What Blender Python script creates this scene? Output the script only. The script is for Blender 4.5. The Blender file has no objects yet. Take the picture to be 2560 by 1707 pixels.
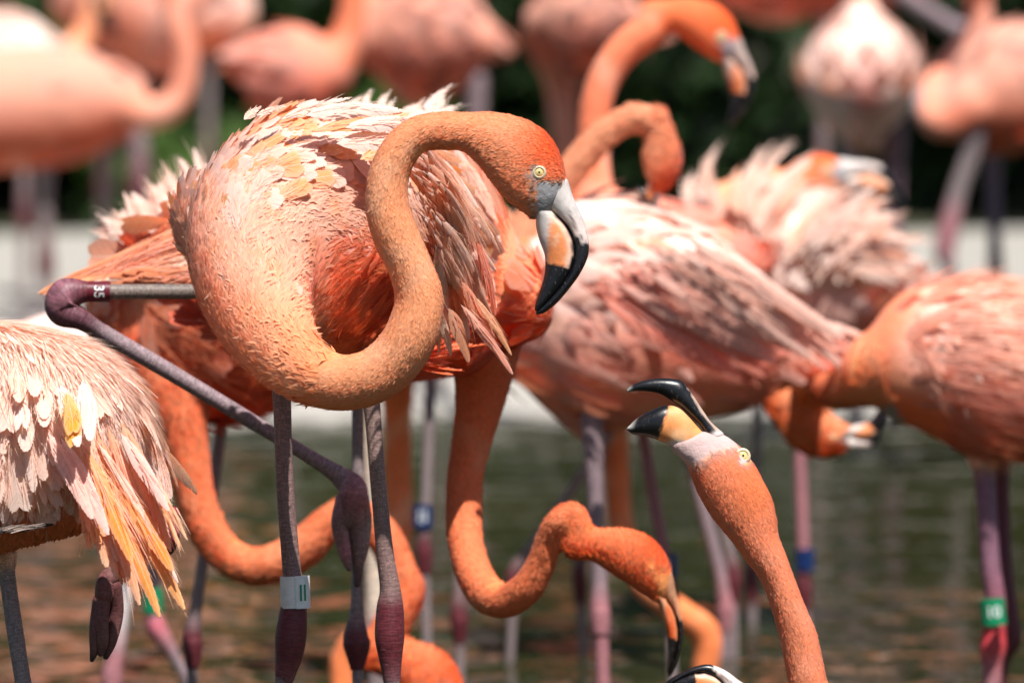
import bpy, math, random
import numpy as np
from mathutils import Vector, Matrix
from mathutils.bvhtree import BVHTree

random.seed(7)
rng = np.random.default_rng(7)
SC = bpy.context.scene
COL = SC.collection

# ------------------------------------------------------------------ camera, sky, sun, exposure
W0, H0, FPX = 2560.0, 1707.0, 20500.0          # picture size and focal length in picture pixels
PITCH = math.radians(4.33)
CAM = np.array([0.0, 0.0, 1.152])
FWD = np.array([0.0, math.cos(PITCH), -math.sin(PITCH)])
UP = np.array([0.0, math.sin(PITCH), math.cos(PITCH)])
RIGHT = np.array([1.0, 0.0, 0.0])
FOCUS = 7.93

cam_data = bpy.data.cameras.new('camera')
cam = bpy.data.objects.new('camera', cam_data)
COL.objects.link(cam)
cam.location = CAM
cam.rotation_euler = (math.pi / 2 - PITCH, 0, 0)
cam_data.sensor_width = 36.0
cam_data.lens = 36.0 * FPX / W0
cam_data.clip_start = 0.1
cam_data.clip_end = 500
cam_data.dof.use_dof = True
cam_data.dof.focus_distance = FOCUS
cam_data.dof.aperture_fstop = 5.4
SC.camera = cam

SUN_EL, SUN_AZ = math.radians(64), math.radians(157)     # azimuth clockwise from +Y
sun_dir = np.array([math.sin(SUN_AZ) * math.cos(SUN_EL), math.cos(SUN_AZ) * math.cos(SUN_EL), math.sin(SUN_EL)])
world = bpy.data.worlds.new('World')
SC.world = world
world.use_nodes = True
wn = world.node_tree.nodes
wl = world.node_tree.links
bg = wn['Background']
sky = wn.new('ShaderNodeTexSky')
sky.sky_type = 'NISHITA'
sky.sun_disc = False
sky.sun_elevation = SUN_EL
sky.sun_rotation = SUN_AZ
wl.new(sky.outputs[0], bg.inputs[0])
bg.inputs[1].default_value = 0.06
sd = bpy.data.lights.new('sun', 'SUN')
sd.energy = 5.0
sd.angle = math.radians(0.5)
sd.color = (1.0, 0.965, 0.91)
sun = bpy.data.objects.new('sun', sd)
COL.objects.link(sun)
sun.rotation_euler = Vector(sun_dir).to_track_quat('Z', 'Y').to_euler()
sun.location = (-2, -4, 9)

SC.view_settings.view_transform = 'Standard'
SC.view_settings.look = 'None'
SC.view_settings.exposure = 0.56
SC.view_settings.gamma = 1.0
SC.cycles.use_denoising = True
SC.cycles.max_bounces = 10
SC.cycles.diffuse_bounces = 5
SC.cycles.sample_clamp_indirect = 6.0
SC.cycles.caustics_reflective = False
SC.cycles.caustics_refractive = False


def P(px, py, d):
    """picture point at distance d along the optical axis -> world"""
    px = np.asarray(px, float)
    py = np.asarray(py, float)
    d = np.asarray(d, float)
    x = (px - W0 / 2) / FPX * d
    y = -(py - H0 / 2) / FPX * d
    return CAM + d[..., None] * FWD + x[..., None] * RIGHT + y[..., None] * UP


def proj(V):
    q = V - CAM
    d = q @ FWD
    return (q @ RIGHT) / d * FPX + W0 / 2, -(q @ UP) / d * FPX + H0 / 2, d


# ------------------------------------------------------------------ materials
MATS = {}


def new_mat(name):
    m = bpy.data.materials.new(name)
    m.use_nodes = True
    nt = m.node_tree
    for n in list(nt.nodes):
        nt.nodes.remove(n)
    out = nt.nodes.new('ShaderNodeOutputMaterial')
    MATS[name] = m
    return m, nt, out


def nd(nt, typ, **kw):
    n = nt.nodes.new(typ)
    ins = kw.pop('ins', {})
    for k, v in kw.items():
        setattr(n, k, v)
    for k, v in ins.items():
        if hasattr(v, 'links') or isinstance(v, bpy.types.NodeSocket):
            nt.links.new(v, n.inputs[k])
        else:
            n.inputs[k].default_value = v
    return n


def math_n(nt, op, a, b=None, c=None, clamp=False):
    n = nt.nodes.new('ShaderNodeMath')
    n.operation = op
    n.use_clamp = clamp
    for i, v in enumerate((a, b, c)):
        if v is None:
            continue
        if isinstance(v, bpy.types.NodeSocket):
            nt.links.new(v, n.inputs[i])
        else:
            n.inputs[i].default_value = v
    return n.outputs[0]


def mixc(nt, fac, a, b, blend='MIX'):
    n = nt.nodes.new('ShaderNodeMix')
    n.data_type = 'RGBA'
    n.blend_type = blend
    for i, v in ((0, fac), (6, a), (7, b)):
        if isinstance(v, bpy.types.NodeSocket):
            nt.links.new(v, n.inputs[i])
        else:
            n.inputs[i].default_value = v if not isinstance(v, tuple) or len(v) == 4 else (*v, 1.0)
    return n.outputs[2]


def maprange(nt, v, a, b, c=0.0, d=1.0, smooth=True):
    n = nt.nodes.new('ShaderNodeMapRange')
    n.interpolation_type = 'SMOOTHSTEP' if smooth else 'LINEAR'
    nt.links.new(v, n.inputs[0])
    for i, x in enumerate((a, b, c, d)):
        n.inputs[i + 1].default_value = x
    return n.outputs[0]


def noise(nt, vec, scale, detail=3.0, rough=0.5, out=0):
    n = nt.nodes.new('ShaderNodeTexNoise')
    n.inputs['Scale'].default_value = scale
    n.inputs['Detail'].default_value = detail
    n.inputs['Roughness'].default_value = rough
    if vec is not None:
        nt.links.new(vec, n.inputs['Vector'])
    return n.outputs[out]


def soft_shader(nt, col, bump=None, trans=0.22, rough=0.75, tint=(1.0, 0.72, 0.5, 1), bstr=0.5, bdist=0.002):
    p = nd(nt, 'ShaderNodeBsdfPrincipled', ins={'Roughness': rough, 'Specular IOR Level': 0.22,
                                               'Sheen Weight': 0.12, 'Sheen Roughness': 0.4})
    nt.links.new(col, p.inputs['Base Color'])
    if bump is not None:
        b = nd(nt, 'ShaderNodeBump', ins={'Strength': bstr, 'Distance': bdist, 'Height': bump})
        nt.links.new(b.outputs[0], p.inputs['Normal'])
    if trans <= 0:
        return p.outputs[0]
    t = nd(nt, 'ShaderNodeBsdfTranslucent')
    nt.links.new(mixc(nt, 1.0, col, tint, 'MULTIPLY'), t.inputs[0])
    mx = nd(nt, 'ShaderNodeMixShader', ins={0: trans, 1: p.outputs[0], 2: t.outputs[0]})
    return mx.outputs[0]


def make_feather_mat(name, from_object):
    m, nt, out = new_mat(name)
    uv = nd(nt, 'ShaderNodeUVMap', uv_map='UVMap')
    sep = nd(nt, 'ShaderNodeSeparateXYZ', ins={0: uv.outputs[0]})
    u = math_n(nt, 'ABSOLUTE', math_n(nt, 'MULTIPLY_ADD', sep.outputs[0], 2.0, -1.0))
    v = sep.outputs[1]
    if from_object:
        oi = nd(nt, 'ShaderNodeObjectInfo')
        pig, amt, rnd = oi.outputs['Color'], oi.outputs['Alpha'], oi.outputs['Random']
    else:
        at = nd(nt, 'ShaderNodeAttribute', attribute_name='pig')
        pig, amt = at.outputs['Color'], at.outputs['Alpha']
        a2 = nd(nt, 'ShaderNodeAttribute', attribute_name='rnd')
        rnd = a2.outputs['Fac']
    # across the vane: pigment sits in the middle and towards the tip, the fringe is pale
    nz = noise(nt, uv.outputs[0], 6.0, 2.0)
    cen = maprange(nt, math_n(nt, 'MULTIPLY_ADD', nz, 0.35, math_n(nt, 'SUBTRACT', u, 0.17)), 0.42, 0.9, 1.0, 0.0)
    vv = maprange(nt, v, 0.25, 0.7)
    tipf = maprange(nt, v, 0.9, 1.0, 1.0, 0.15)
    mask = math_n(nt, 'MULTIPLY', math_n(nt, 'MULTIPLY', cen, vv), math_n(nt, 'MULTIPLY', tipf, amt))
    gch = nd(nt, 'ShaderNodeSeparateColor', ins={0: pig}).outputs[1]
    pale = mixc(nt, math_n(nt, 'MULTIPLY', math_n(nt, 'MULTIPLY_ADD', gch, 0.85, 0.06, clamp=True), math_n(nt, 'MULTIPLY_ADD', amt, -0.5, 1.1)), pig, (0.94, 0.76, 0.68, 1))
    col = mixc(nt, mask, pale, pig)
    # barbs: fine streaks that run out from the shaft
    comb = nd(nt, 'ShaderNodeCombineXYZ')
    nt.links.new(math_n(nt, 'MULTIPLY', u, 1.6), comb.inputs[0])
    nt.links.new(math_n(nt, 'MULTIPLY', v, 42.0), comb.inputs[1])
    nt.links.new(math_n(nt, 'MULTIPLY', rnd, 31.0), comb.inputs[2])
    st = noise(nt, comb.outputs[0], 1.0, 3.0, 0.6)
    k = maprange(nt, st, 0.3, 0.7, 0.86, 1.07)
    col = mixc(nt, 1.0, col, nd(nt, 'ShaderNodeCombineXYZ', ins={0: k, 1: k, 2: k}).outputs[0], 'MULTIPLY')
    shaft = maprange(nt, u, 0.02, 0.07, 1.0, 0.0)
    col = mixc(nt, math_n(nt, 'MULTIPLY', shaft, 0.6), col, (0.95, 0.76, 0.66, 1))
    bump = math_n(nt, 'ADD', st, math_n(nt, 'MULTIPLY', shaft, 0.6))
    nt.links.new(soft_shader(nt, col, bump, trans=0.36, bstr=0.3, bdist=0.001, tint=(1.0, 0.70, 0.48, 1)), out.inputs[0])
    return m


M_FEATHER = make_feather_mat('feather_vane', True)
M_FEATHERS = make_feather_mat('feather_vane_massed', False)


def make_nap():
    m, nt, out = new_mat('short_plumage')
    at = nd(nt, 'ShaderNodeAttribute', attribute_name='pig')
    nt.links.new(soft_shader(nt, at.outputs['Color'], None, trans=0.45, tint=(1.0, 0.78, 0.58, 1)), out.inputs[0])
    return m


M_NAP = make_nap()


def make_skin():
    m, nt, out = new_mat('down_covered_skin')
    at = nd(nt, 'ShaderNodeAttribute', attribute_name='pig')
    tc = nd(nt, 'ShaderNodeTexCoord')
    n1 = noise(nt, tc.outputs['Object'], 55.0, 4.0, 0.6)
    n2 = noise(nt, tc.outputs['Object'], 230.0, 3.0, 0.6)
    k = maprange(nt, n1, 0.3, 0.7, 0.92, 1.05)
    col = mixc(nt, 1.0, at.outputs['Color'], nd(nt, 'ShaderNodeCombineXYZ', ins={0: k, 1: k, 2: k}).outputs[0], 'MULTIPLY')
    h = math_n(nt, 'ADD', n1, math_n(nt, 'MULTIPLY', n2, 0.4))
    nt.links.new(soft_shader(nt, col, h, trans=0.0, bstr=0.6, bdist=0.003), out.inputs[0])
    return m


M_SKIN = make_skin()


def make_leg():
    m, nt, out = new_mat('scaly_leg_skin')
    at = nd(nt, 'ShaderNodeAttribute', attribute_name='pig')
    uv = nd(nt, 'ShaderNodeUVMap', uv_map='UVMap')
    mp = nd(nt, 'ShaderNodeMapping', ins={0: uv.outputs[0], 3: (5.0, 130.0, 1.0)})
    dist = noise(nt, mp.outputs[0], 0.8, 2.0, 0.5, out=1)
    vec = nd(nt, 'ShaderNodeVectorMath', operation='MULTIPLY_ADD', ins={0: dist, 1: (1.0, 1.5, 0.0), 2: mp.outputs[0]})
    br = nd(nt, 'ShaderNodeTexBrick', ins={0: vec.outputs[0], 'Scale': 1.0, 'Mortar Size': 0.035,
                                           'Mortar Smooth': 0.4, 'Brick Width': 1.0, 'Row Height': 1.0, 'Bias': 0.0,
                                           'Color1': (0.92, 0.92, 0.92, 1), 'Color2': (1.1, 1.05, 1.05, 1),
                                           'Mortar': (2.0, 1.9, 1.75, 1)})
    n1 = noise(nt, uv.outputs[0], 60.0, 4.0, 0.6)
    gch = nd(nt, 'ShaderNodeSeparateColor', ins={0: at.outputs['Color']}).outputs[1]
    brc = mixc(nt, maprange(nt, gch, 0.05, 0.13), (0.95, 0.95, 0.95, 1), br.outputs[0])
    col = mixc(nt, 1.0, at.outputs['Color'], brc, 'MULTIPLY')
    k = maprange(nt, n1, 0.3, 0.7, 0.7, 1.2)
    col = mixc(nt, 1.0, col, nd(nt, 'ShaderNodeCombineXYZ', ins={0: k, 1: k, 2: k}).outputs[0], 'MULTIPLY')
    mw = nd(nt, 'ShaderNodeMapping', ins={0: uv.outputs[0], 3: (3.0, 420.0, 1.0)})
    wr = noise(nt, mw.outputs[0], 1.0, 3.0, 0.6)
    kw = maprange(nt, wr, 0.35, 0.65, 0.72, 1.2)
    col = mixc(nt, 1.0, col, nd(nt, 'ShaderNodeCombineXYZ', ins={0: kw, 1: kw, 2: kw}).outputs[0], 'MULTIPLY')
    h = math_n(nt, 'ADD', math_n(nt, 'MULTIPLY', br.outputs[1], -1.0), math_n(nt, 'MULTIPLY', wr, 0.9))
    p = nd(nt, 'ShaderNodeBsdfPrincipled', ins={'Roughness': 0.5, 'Specular IOR Level': 0.4})
    nt.links.new(col, p.inputs['Base Color'])
    b = nd(nt, 'ShaderNodeBump', ins={'Strength': 0.8, 'Distance': 0.0007, 'Height': h})
    nt.links.new(b.outputs[0], p.inputs['Normal'])
    nt.links.new(p.outputs[0], out.inputs[0])
    return m


M_LEG = make_leg()


def make_bill():
    m, nt, out = new_mat('bill_horn')
    at = nd(nt, 'ShaderNodeAttribute', attribute_name='pig')
    tc = nd(nt, 'ShaderNodeTexCoord')
    n1 = noise(nt, tc.outputs['Object'], 90.0, 5.0, 0.6)
    k = maprange(nt, n1, 0.3, 0.7, 0.82, 1.1)
    col = mixc(nt, 1.0, at.outputs['Color'], nd(nt, 'ShaderNodeCombineXYZ', ins={0: k, 1: k, 2: k}).outputs[0], 'MULTIPLY')
    mp = nd(nt, 'ShaderNodeMapping', ins={0: tc.outputs['Object'], 3: (220.0, 60.0, 60.0)})
    sc = maprange(nt, noise(nt, mp.outputs[0], 3.0, 4.0, 0.65), 0.60, 0.70)
    col = mixc(nt, math_n(nt, 'MULTIPLY', sc, 0.22), col, (0.45, 0.40, 0.36, 1))
    rough = math_n(nt, 'MULTIPLY_ADD', n1, 0.25, maprange(nt, nd(nt, 'ShaderNodeSeparateColor', ins={0: at.outputs['Color']}).outputs[0], 0.02, 0.4, 0.20, 0.42))
    p = nd(nt, 'ShaderNodeBsdfPrincipled', ins={'Specular IOR Level': 0.5})
    nt.links.new(rough, p.inputs['Roughness'])
    nt.links.new(col, p.inputs['Base Color'])
    b = nd(nt, 'ShaderNodeBump', ins={'Strength': 0.35, 'Distance': 0.001, 'Height': n1})
    nt.links.new(b.outputs[0], p.inputs['Normal'])
    nt.links.new(p.outputs[0], out.inputs[0])
    return m


M_BILL = make_bill()


def plain(name, col, rough=0.5, spec=0.5, coat=0.0):
    m, nt, out = new_mat(name)
    tc = nd(nt, 'ShaderNodeTexCoord')
    n1 = noise(nt, tc.outputs['Object'], 140.0, 3.0)
    k = maprange(nt, n1, 0.3, 0.7, 0.9, 1.06)
    c = mixc(nt, 1.0, (*col, 1), nd(nt, 'ShaderNodeCombineXYZ', ins={0: k, 1: k, 2: k}).outputs[0], 'MULTIPLY')
    p = nd(nt, 'ShaderNodeBsdfPrincipled', ins={'Roughness': rough, 'Specular IOR Level': spec, 'Coat Weight': coat})
    nt.links.new(c, p.inputs['Base Color'])
    nt.links.new(p.outputs[0], out.inputs[0])
    return m


M_WHITE = plain('white_band_plastic', (0.72, 0.74, 0.74), 0.35)
M_GREEN = plain('green_band_plastic', (0.0, 0.22, 0.09), 0.35)
M_TEAL = plain('green_band_edge', (0.0, 0.16, 0.15), 0.4)
M_MAROON = plain('maroon_band_plastic', (0.12, 0.008, 0.018), 0.35)
M_BLUE = plain('blue_band_plastic', (0.003, 0.02, 0.10), 0.35)
M_IRIS = plain('yellow_iris', (0.80, 0.60, 0.24), 0.12, 0.5, 1.0)
M_LID = plain('pale_eyelid_skin', (0.60, 0.48, 0.32), 0.5)
M_PUPIL = plain('black_pupil', (0.004, 0.004, 0.004), 0.08)
M_CLAW = plain('dark_claw', (0.02, 0.016, 0.018), 0.35)

# ------------------------------------------------------------------ mesh helpers


def build_mesh(name, V, F, C=None, UV=None, mats=(), matidx=None, smooth=True, rnd=None, NRM=None):
    me = bpy.data.meshes.new(name)
    V = np.asarray(V, float)
    me.from_pydata(V.tolist() if len(V) < 20000 else V.tolist(), [], F if isinstance(F, list) else F.tolist())
    for m in mats:
        me.materials.append(m)
    if C is not None:
        a = me.attributes.new('pig', 'FLOAT_COLOR', 'POINT')
        C = np.asarray(C, np.float32)
        if C.shape[1] == 3:
            C = np.concatenate([C, np.ones((len(C), 1), np.float32)], 1)
        a.data.foreach_set('color', C.ravel())
    if rnd is not None:
        a = me.attributes.new('rnd', 'FLOAT', 'POINT')
        a.data.foreach_set('value', np.asarray(rnd, np.float32))
    if UV is not None:
        lay = me.uv_layers.new(name='UVMap')
        vi = np.empty(len(me.loops), np.int32)
        me.loops.foreach_get('vertex_index', vi)
        lay.data.foreach_set('uv', np.asarray(UV, np.float32)[vi].ravel())
    if matidx is not None:
        me.polygons.foreach_set('material_index', np.asarray(matidx, np.int32))
    if smooth:
        me.polygons.foreach_set('use_smooth', np.ones(len(me.polygons), bool))
    me.update()
    if NRM is not None:
        NRM = NRM / (np.linalg.norm(NRM, axis=1)[:, None] + 1e-9)
        me.normals_split_custom_set_from_vertices(NRM.tolist())
    return me


def link(name, me, parent=None, root_loc=None, mat=None):
    o = bpy.data.objects.new(name, me)
    COL.objects.link(o)
    if parent is not None:
        o.parent = parent
        if root_loc is not None:
            o.location = -np.asarray(root_loc)
    return o


def tag(o, label=None, category=None, group=None, kind=None):
    for k, v in (('label', label), ('category', category), ('group', group), ('kind', kind)):
        if v:
            o[k] = v


def crom(A, n):
    """Catmull-Rom through rows of A, n samples, also returns the parameter"""
    A = np.asarray(A, float)
    k = len(A)
    t = np.linspace(0, k - 1, n)
    i = np.clip(t.astype(int), 0, k - 2)
    f = (t - i)[:, None]
    E = np.vstack([2 * A[0] - A[1], A, 2 * A[-1] - A[-2]])
    p0, p1, p2, p3 = E[i], E[i + 1], E[i + 2], E[i + 3]
    return 0.5 * ((2 * p1) + (-p0 + p2) * f + (2 * p0 - 5 * p1 + 4 * p2 - p3) * f * f + (-p0 + 3 * p1 - 3 * p2 + p3) * f ** 3), t


def ring_sweep(Cn, A, B, segs=20, caps=(1, 1)):
    """rings Cn + cos*A + sin*B, closed with rounded caps. Returns V, F, s(ring position 0..1), theta"""
    n = len(Cn)
    rings, ss = [], []
    T0 = Cn[0] - Cn[1]
    T0 = T0 / (np.linalg.norm(T0) + 1e-9)
    T1 = Cn[-1] - Cn[-2]
    T1 = T1 / (np.linalg.norm(T1) + 1e-9)
    CN, AA, BB, S = [], [], [], []
    r0 = min(np.linalg.norm(A[0]), np.linalg.norm(B[0])) * caps[0]
    for k in (0.95, 0.8, 0.5):
        q = math.sqrt(1 - k * k)
        CN.append(Cn[0] + T0 * r0 * k); AA.append(A[0] * q); BB.append(B[0] * q); S.append(0)
    for i in range(n):
        CN.append(Cn[i]); AA.append(A[i]); BB.append(B[i]); S.append(i / (n - 1))
    r1 = min(np.linalg.norm(A[-1]), np.linalg.norm(B[-1])) * caps[1]
    for k in (0.5, 0.8, 0.95):
        q = math.sqrt(1 - k * k)
        CN.append(Cn[-1] + T1 * r1 * k); AA.append(A[-1] * q); BB.append(B[-1] * q); S.append(1)
    CN, AA, BB = map(np.array, (CN, AA, BB))
    m = len(CN)
    th = np.linspace(0, 2 * math.pi, segs, endpoint=False)
    V = (CN[:, None] + AA[:, None] * np.cos(th)[None, :, None] + BB[:, None] * np.sin(th)[None, :, None]).reshape(-1, 3)
    s = np.repeat(S, segs)
    thv = np.tile(th, m)
    F = []
    for i in range(m - 1):
        for j in range(segs):
            j2 = (j + 1) % segs
            F.append((i * segs + j, i * segs + j2, (i + 1) * segs + j2, (i + 1) * segs + j))
    c0, c1 = len(V), len(V) + 1
    V = np.vstack([V, CN[0] + T0 * r0 * 0.05, CN[-1] + T1 * r1 * 0.05])
    for j in range(segs):
        j2 = (j + 1) % segs
        F.append((c0, j2, j))
        F.append((c1, (m - 1) * segs + j, (m - 1) * segs + j2))
    s = np.concatenate([s, [0, 1]])
    thv = np.concatenate([thv, [0, 0]])
    return V, F, s, thv


def loft(pairs, d, n=40, segs=20, caps=(1, 1)):
    """pairs: rows (ax, ay, bx, by, dz, halfdepth_px): an outline traced on two sides, given real roundness"""
    A, _ = crom(pairs, n)
    cx, cy = (A[:, 0] + A[:, 2]) / 2, (A[:, 1] + A[:, 3]) / 2
    dd = d + A[:, 4]
    Cn = P(cx, cy, dd)
    a = ((A[:, 0] - A[:, 2]) / 2 * dd / FPX)[:, None] * RIGHT - ((A[:, 1] - A[:, 3]) / 2 * dd / FPX)[:, None] * UP
    b = (A[:, 5] * dd / FPX)[:, None] * FWD
    return ring_sweep(Cn, a, b, segs, caps)


def tube(pts, d, n=60, segs=18, caps=(1, 1), squash=1.0):
    """pts rows (x, y, dz, r_px)"""
    A, t = crom(pts, n)
    dd = d + A[:, 2]
    Cn = P(A[:, 0], A[:, 1], dd)
    T = np.gradient(Cn, axis=0)
    T /= np.linalg.norm(T, axis=1)[:, None] + 1e-9
    b0 = np.tile(FWD, (n, 1))
    a = np.cross(T, b0)
    ln = np.linalg.norm(a, axis=1)
    for i in range(n):
        if ln[i] < 0.25:
            a[i] = a[i - 1] if i else np.array([0, 0, 1.0])
    a -= T * (a * T).sum(1)[:, None]
    a /= np.linalg.norm(a, axis=1)[:, None] + 1e-9
    b = np.cross(a, T)
    r = (np.maximum(A[:, 3], 0.5) * dd / FPX)[:, None]
    V, F, s, th = ring_sweep(Cn, a * r, b * r * squash, segs, caps)
    return V, F, s, th, Cn, A


def remesh(V, F, voxel, smooth=5):
    me = bpy.data.meshes.new('tmp')
    me.from_pydata(np.asarray(V).tolist(), [], F)
    me.update()
    o = bpy.data.objects.new('tmp', me)
    COL.objects.link(o)
    m = o.modifiers.new('r', 'REMESH')
    m.mode = 'VOXEL'
    m.voxel_size = voxel
    s = o.modifiers.new('s', 'SMOOTH')
    s.factor = 0.5
    s.iterations = smooth
    dg = bpy.context.evaluated_depsgraph_get()
    ev = o.evaluated_get(dg)
    e = ev.to_mesh()
    VV = np.empty(len(e.vertices) * 3)
    e.vertices.foreach_get('co', VV)
    VV = VV.reshape(-1, 3)
    NN = np.empty(len(e.vertices) * 3)
    e.vertices.foreach_get('normal', NN)
    NN = NN.reshape(-1, 3)
    FF = [tuple(p.vertices) for p in e.polygons]
    ev.to_mesh_clear()
    bpy.data.objects.remove(o)
    bpy.data.meshes.remove(me)
    return VV, FF, NN


# ------------------------------------------------------------------ feathers
def feather_arrays(nb=12, tip=0.5, loose=0.3, bow=0.0, camber=0.25, droop=0.1, seed=0, fwd=0.28, wide=0.45):
    """unit feather: root at origin, tip at y=1, half width about 1 in x (scaled later). Every barb is its own sliver,
    so the vane frays where barbs have come apart."""
    r = np.random.default_rng(seed)
    V, F, UV = [], [], []

    def width(v):
        return max(0.0, (min(1, v / wide)) ** 0.6) * (max(0.0, 1 - v) ** tip if v > 0.0 else 1) / ((1 - wide) ** tip)

    def place(x, y):
        xx = x + bow * 4 * y * (1 - y) * 0 + bow * y * y
        z = -camber * x * x * 0.25 - droop * y * y
        return (xx, y, z)
    for s in (-1, 1):
        k = 0
        while k < nb:
            vm0 = k / nb
            mean = 9.0 * (1 - loose) ** 2 + 1.2
            if vm0 > 0.62:
                mean *= 0.6
            g = max(1, min(nb - k, int(round(r.gamma(3, mean / 3)))))
            dz = r.normal(0, 0.0015 + 0.012 * loose)
            dy = r.normal(0, 0.02 * loose)
            dw = 1 + r.normal(0, 0.012 + 0.06 * loose)
            gap = 0.03 + 0.30 * loose
            rows = []
            for j in range(g + 1):
                v = (k + j) / nb
                w = min(1.0, width(v)) * dw
                f = fwd * w
                e = (j / g - 0.5) * 2
                pull = -e * gap * (0.4 / nb) * (1.0 + loose * 1.5)
                rows.append((v, w, f, pull))
            base = len(V)
            for (v, w, f, pull) in rows:
                for fr in (0.0, 0.5, 0.95):
                    x = fr * w
                    y = v + f * (fr ** 1.25) + pull * fr * fr + dy * fr
                    p = place(s * x, min(y, 1.1))
                    V.append((p[0], p[1], p[2] + dz * fr))
                    UV.append((0.5 + 0.5 * s * fr, min(1, v)))
            for j in range(g):
                b0, b1 = base + 3 * j, base + 3 * (j + 1)
                q1, q2 = (b0, b0 + 1, b1 + 1, b1), (b0 + 1, b0 + 2, b1 + 2, b1 + 1)
                if s < 0:
                    q1, q2 = q1[::-1], q2[::-1]
                F += [q1, q2]
                # the free barb tip
                va, wa, fa, pa = rows[j]
                vb, wb, fb, pb = rows[j + 1]
                wm, vm = (wa + wb) / 2, (va + vb) / 2
                ln = 0.985 + (0.03 + 0.22 * loose) * r.random() * (1.3 if vm > 0.6 else 1)
                p = place(s * wm * ln, min(vm + (fa + fb) / 2 * ln ** 1.25 + (pa + pb) / 2 + dy + 0.3 / nb, 1.14))
                V.append((p[0], p[1], p[2] + dz))
                UV.append((0.5 + 0.5 * s, min(1, vm)))
                t = len(V) - 1
                F.append((b0 + 2, t, b1 + 2) if s > 0 else (b0 + 2, b1 + 2, t))
            k += g
    return np.array(V), F, np.array(UV)


def variants(n, **kw):
    out = []
    for i in range(n):
        k = dict(kw)
        k['seed'] = i * 13 + 5
        k['bow'] = kw.get('bow', 0) + (i - (n - 1) / 2) * kw.get('dbow', 0.0)
        k.pop('dbow', None)
        out.append(feather_arrays(**k))
    return out


VAR = {
    'contour': variants(6, nb=9, tip=0.42, loose=0.25, dbow=0.05, wide=0.5, droop=0.12),
    'covert': variants(6, nb=14, tip=0.38, loose=0.15, dbow=0.04, wide=0.5, droop=0.10),
    'plume': variants(8, nb=20, tip=0.7, loose=0.42, dbow=0.12, wide=0.3, droop=0.16, fwd=0.10),
    'wisp': variants(8, nb=22, tip=0.9, loose=0.85, dbow=0.25, wide=0.25, droop=0.12, fwd=0.16),
    'quill': variants(6, nb=20, tip=0.5, loose=0.2, dbow=0.06, wide=0.3, droop=0.05, fwd=0.08),
}
CURVE_BOWS = [0.0, 0.7, 1.4, 2.1, 2.8, 3.6, 4.5]
VAR['curved_plume'] = [feather_arrays(nb=20, tip=0.6, loose=0.30, bow=b_, wide=0.3, droop=0.10, fwd=0.10, seed=31 + i_) for i_, b_ in enumerate(CURVE_BOWS)]
VAR['curved_wisp'] = [feather_arrays(nb=20, tip=0.9, loose=0.8, bow=b_, wide=0.25, droop=0.08, fwd=0.16, seed=51 + i_) for i_, b_ in enumerate(CURVE_BOWS)]
VAR['curved_quill'] = [feather_arrays(nb=18, tip=0.5, loose=0.10, bow=b_, wide=0.3, droop=0.05, fwd=0.08, seed=71 + i_) for i_, b_ in enumerate(CURVE_BOWS)]
VAR['curved_covert'] = [feather_arrays(nb=16, tip=0.38, loose=0.12, bow=b_, wide=0.5, droop=0.08, seed=91 + i_) for i_, b_ in enumerate(CURVE_BOWS)]
FMESH = {}
for k_, lst in VAR.items():
    FMESH[k_] = []
    for i_, (v_, f_, u_) in enumerate(lst):
        nn_ = np.stack([0.035 * (2 * u_[:, 0] - 1), 0.12 * u_[:, 1], np.ones(len(v_))], 1)
        FMESH[k_].append(build_mesh('feather_' + k_, v_, f_, UV=u_, mats=(M_FEATHER,), NRM=nn_))


def frames(D, N):
    D = D / (np.linalg.norm(D, axis=1)[:, None] + 1e-9)
    X = np.cross(D, N)
    X /= np.linalg.norm(X, axis=1)[:, None] + 1e-9
    Z = np.cross(X, D)
    return X, D, Z


def feather_stuff(name, kind, pos, D, N, L, Wd, colA, parent, rootloc):
    """many feathers joined into one mesh"""
    n = len(pos)
    if n == 0:
        return None
    X, Y, Z = frames(D, N)
    Vs, Fs, UVs, Cs, Rs, Ns = [], [], [], [], [], []
    off = 0
    vi = rng.integers(0, len(VAR[kind]), n)
    for q in range(len(VAR[kind])):
        idx = np.where(vi == q)[0]
        if not len(idx):
            continue
        bv, bf, bu = VAR[kind][q]
        m = len(idx)
        vv = (pos[idx][:, None] + X[idx][:, None] * (bv[None, :, 0:1] * Wd[idx][:, None, None])
              + Y[idx][:, None] * (bv[None, :, 1:2] * L[idx][:, None, None])
              + Z[idx][:, None] * (bv[None, :, 2:3] * L[idx][:, None, None]))
        Vs.append(vv.reshape(-1, 3))
        o_ = np.arange(m) * len(bv) + off
        Fs.extend([tuple(i + b_ for i in f_) for b_ in o_.tolist() for f_ in bf])
        UVs.append(np.tile(bu, (m, 1)))
        Ns.append((N[idx][:, None] * 1.0 + X[idx][:, None] * ((bu[None, :, 0:1] - 0.5) * 0.6) + Z[idx][:, None] * 0.35 + rng.normal(0, .05, (m, 1, 3))).reshape(-1, 3))
        Cs.append(np.repeat(colA[idx], len(bv), 0))
        Rs.append(np.repeat(rng.random(m), len(bv)))
        off += m * len(bv)
    me = build_mesh(name, np.vstack(Vs), Fs, C=np.vstack(Cs), UV=np.vstack(UVs), mats=(M_FEATHERS,), rnd=np.concatenate(Rs), NRM=np.vstack(Ns))
    o = link(name, me, parent, rootloc)
    o['kind'] = 'stuff'
    return o


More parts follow.
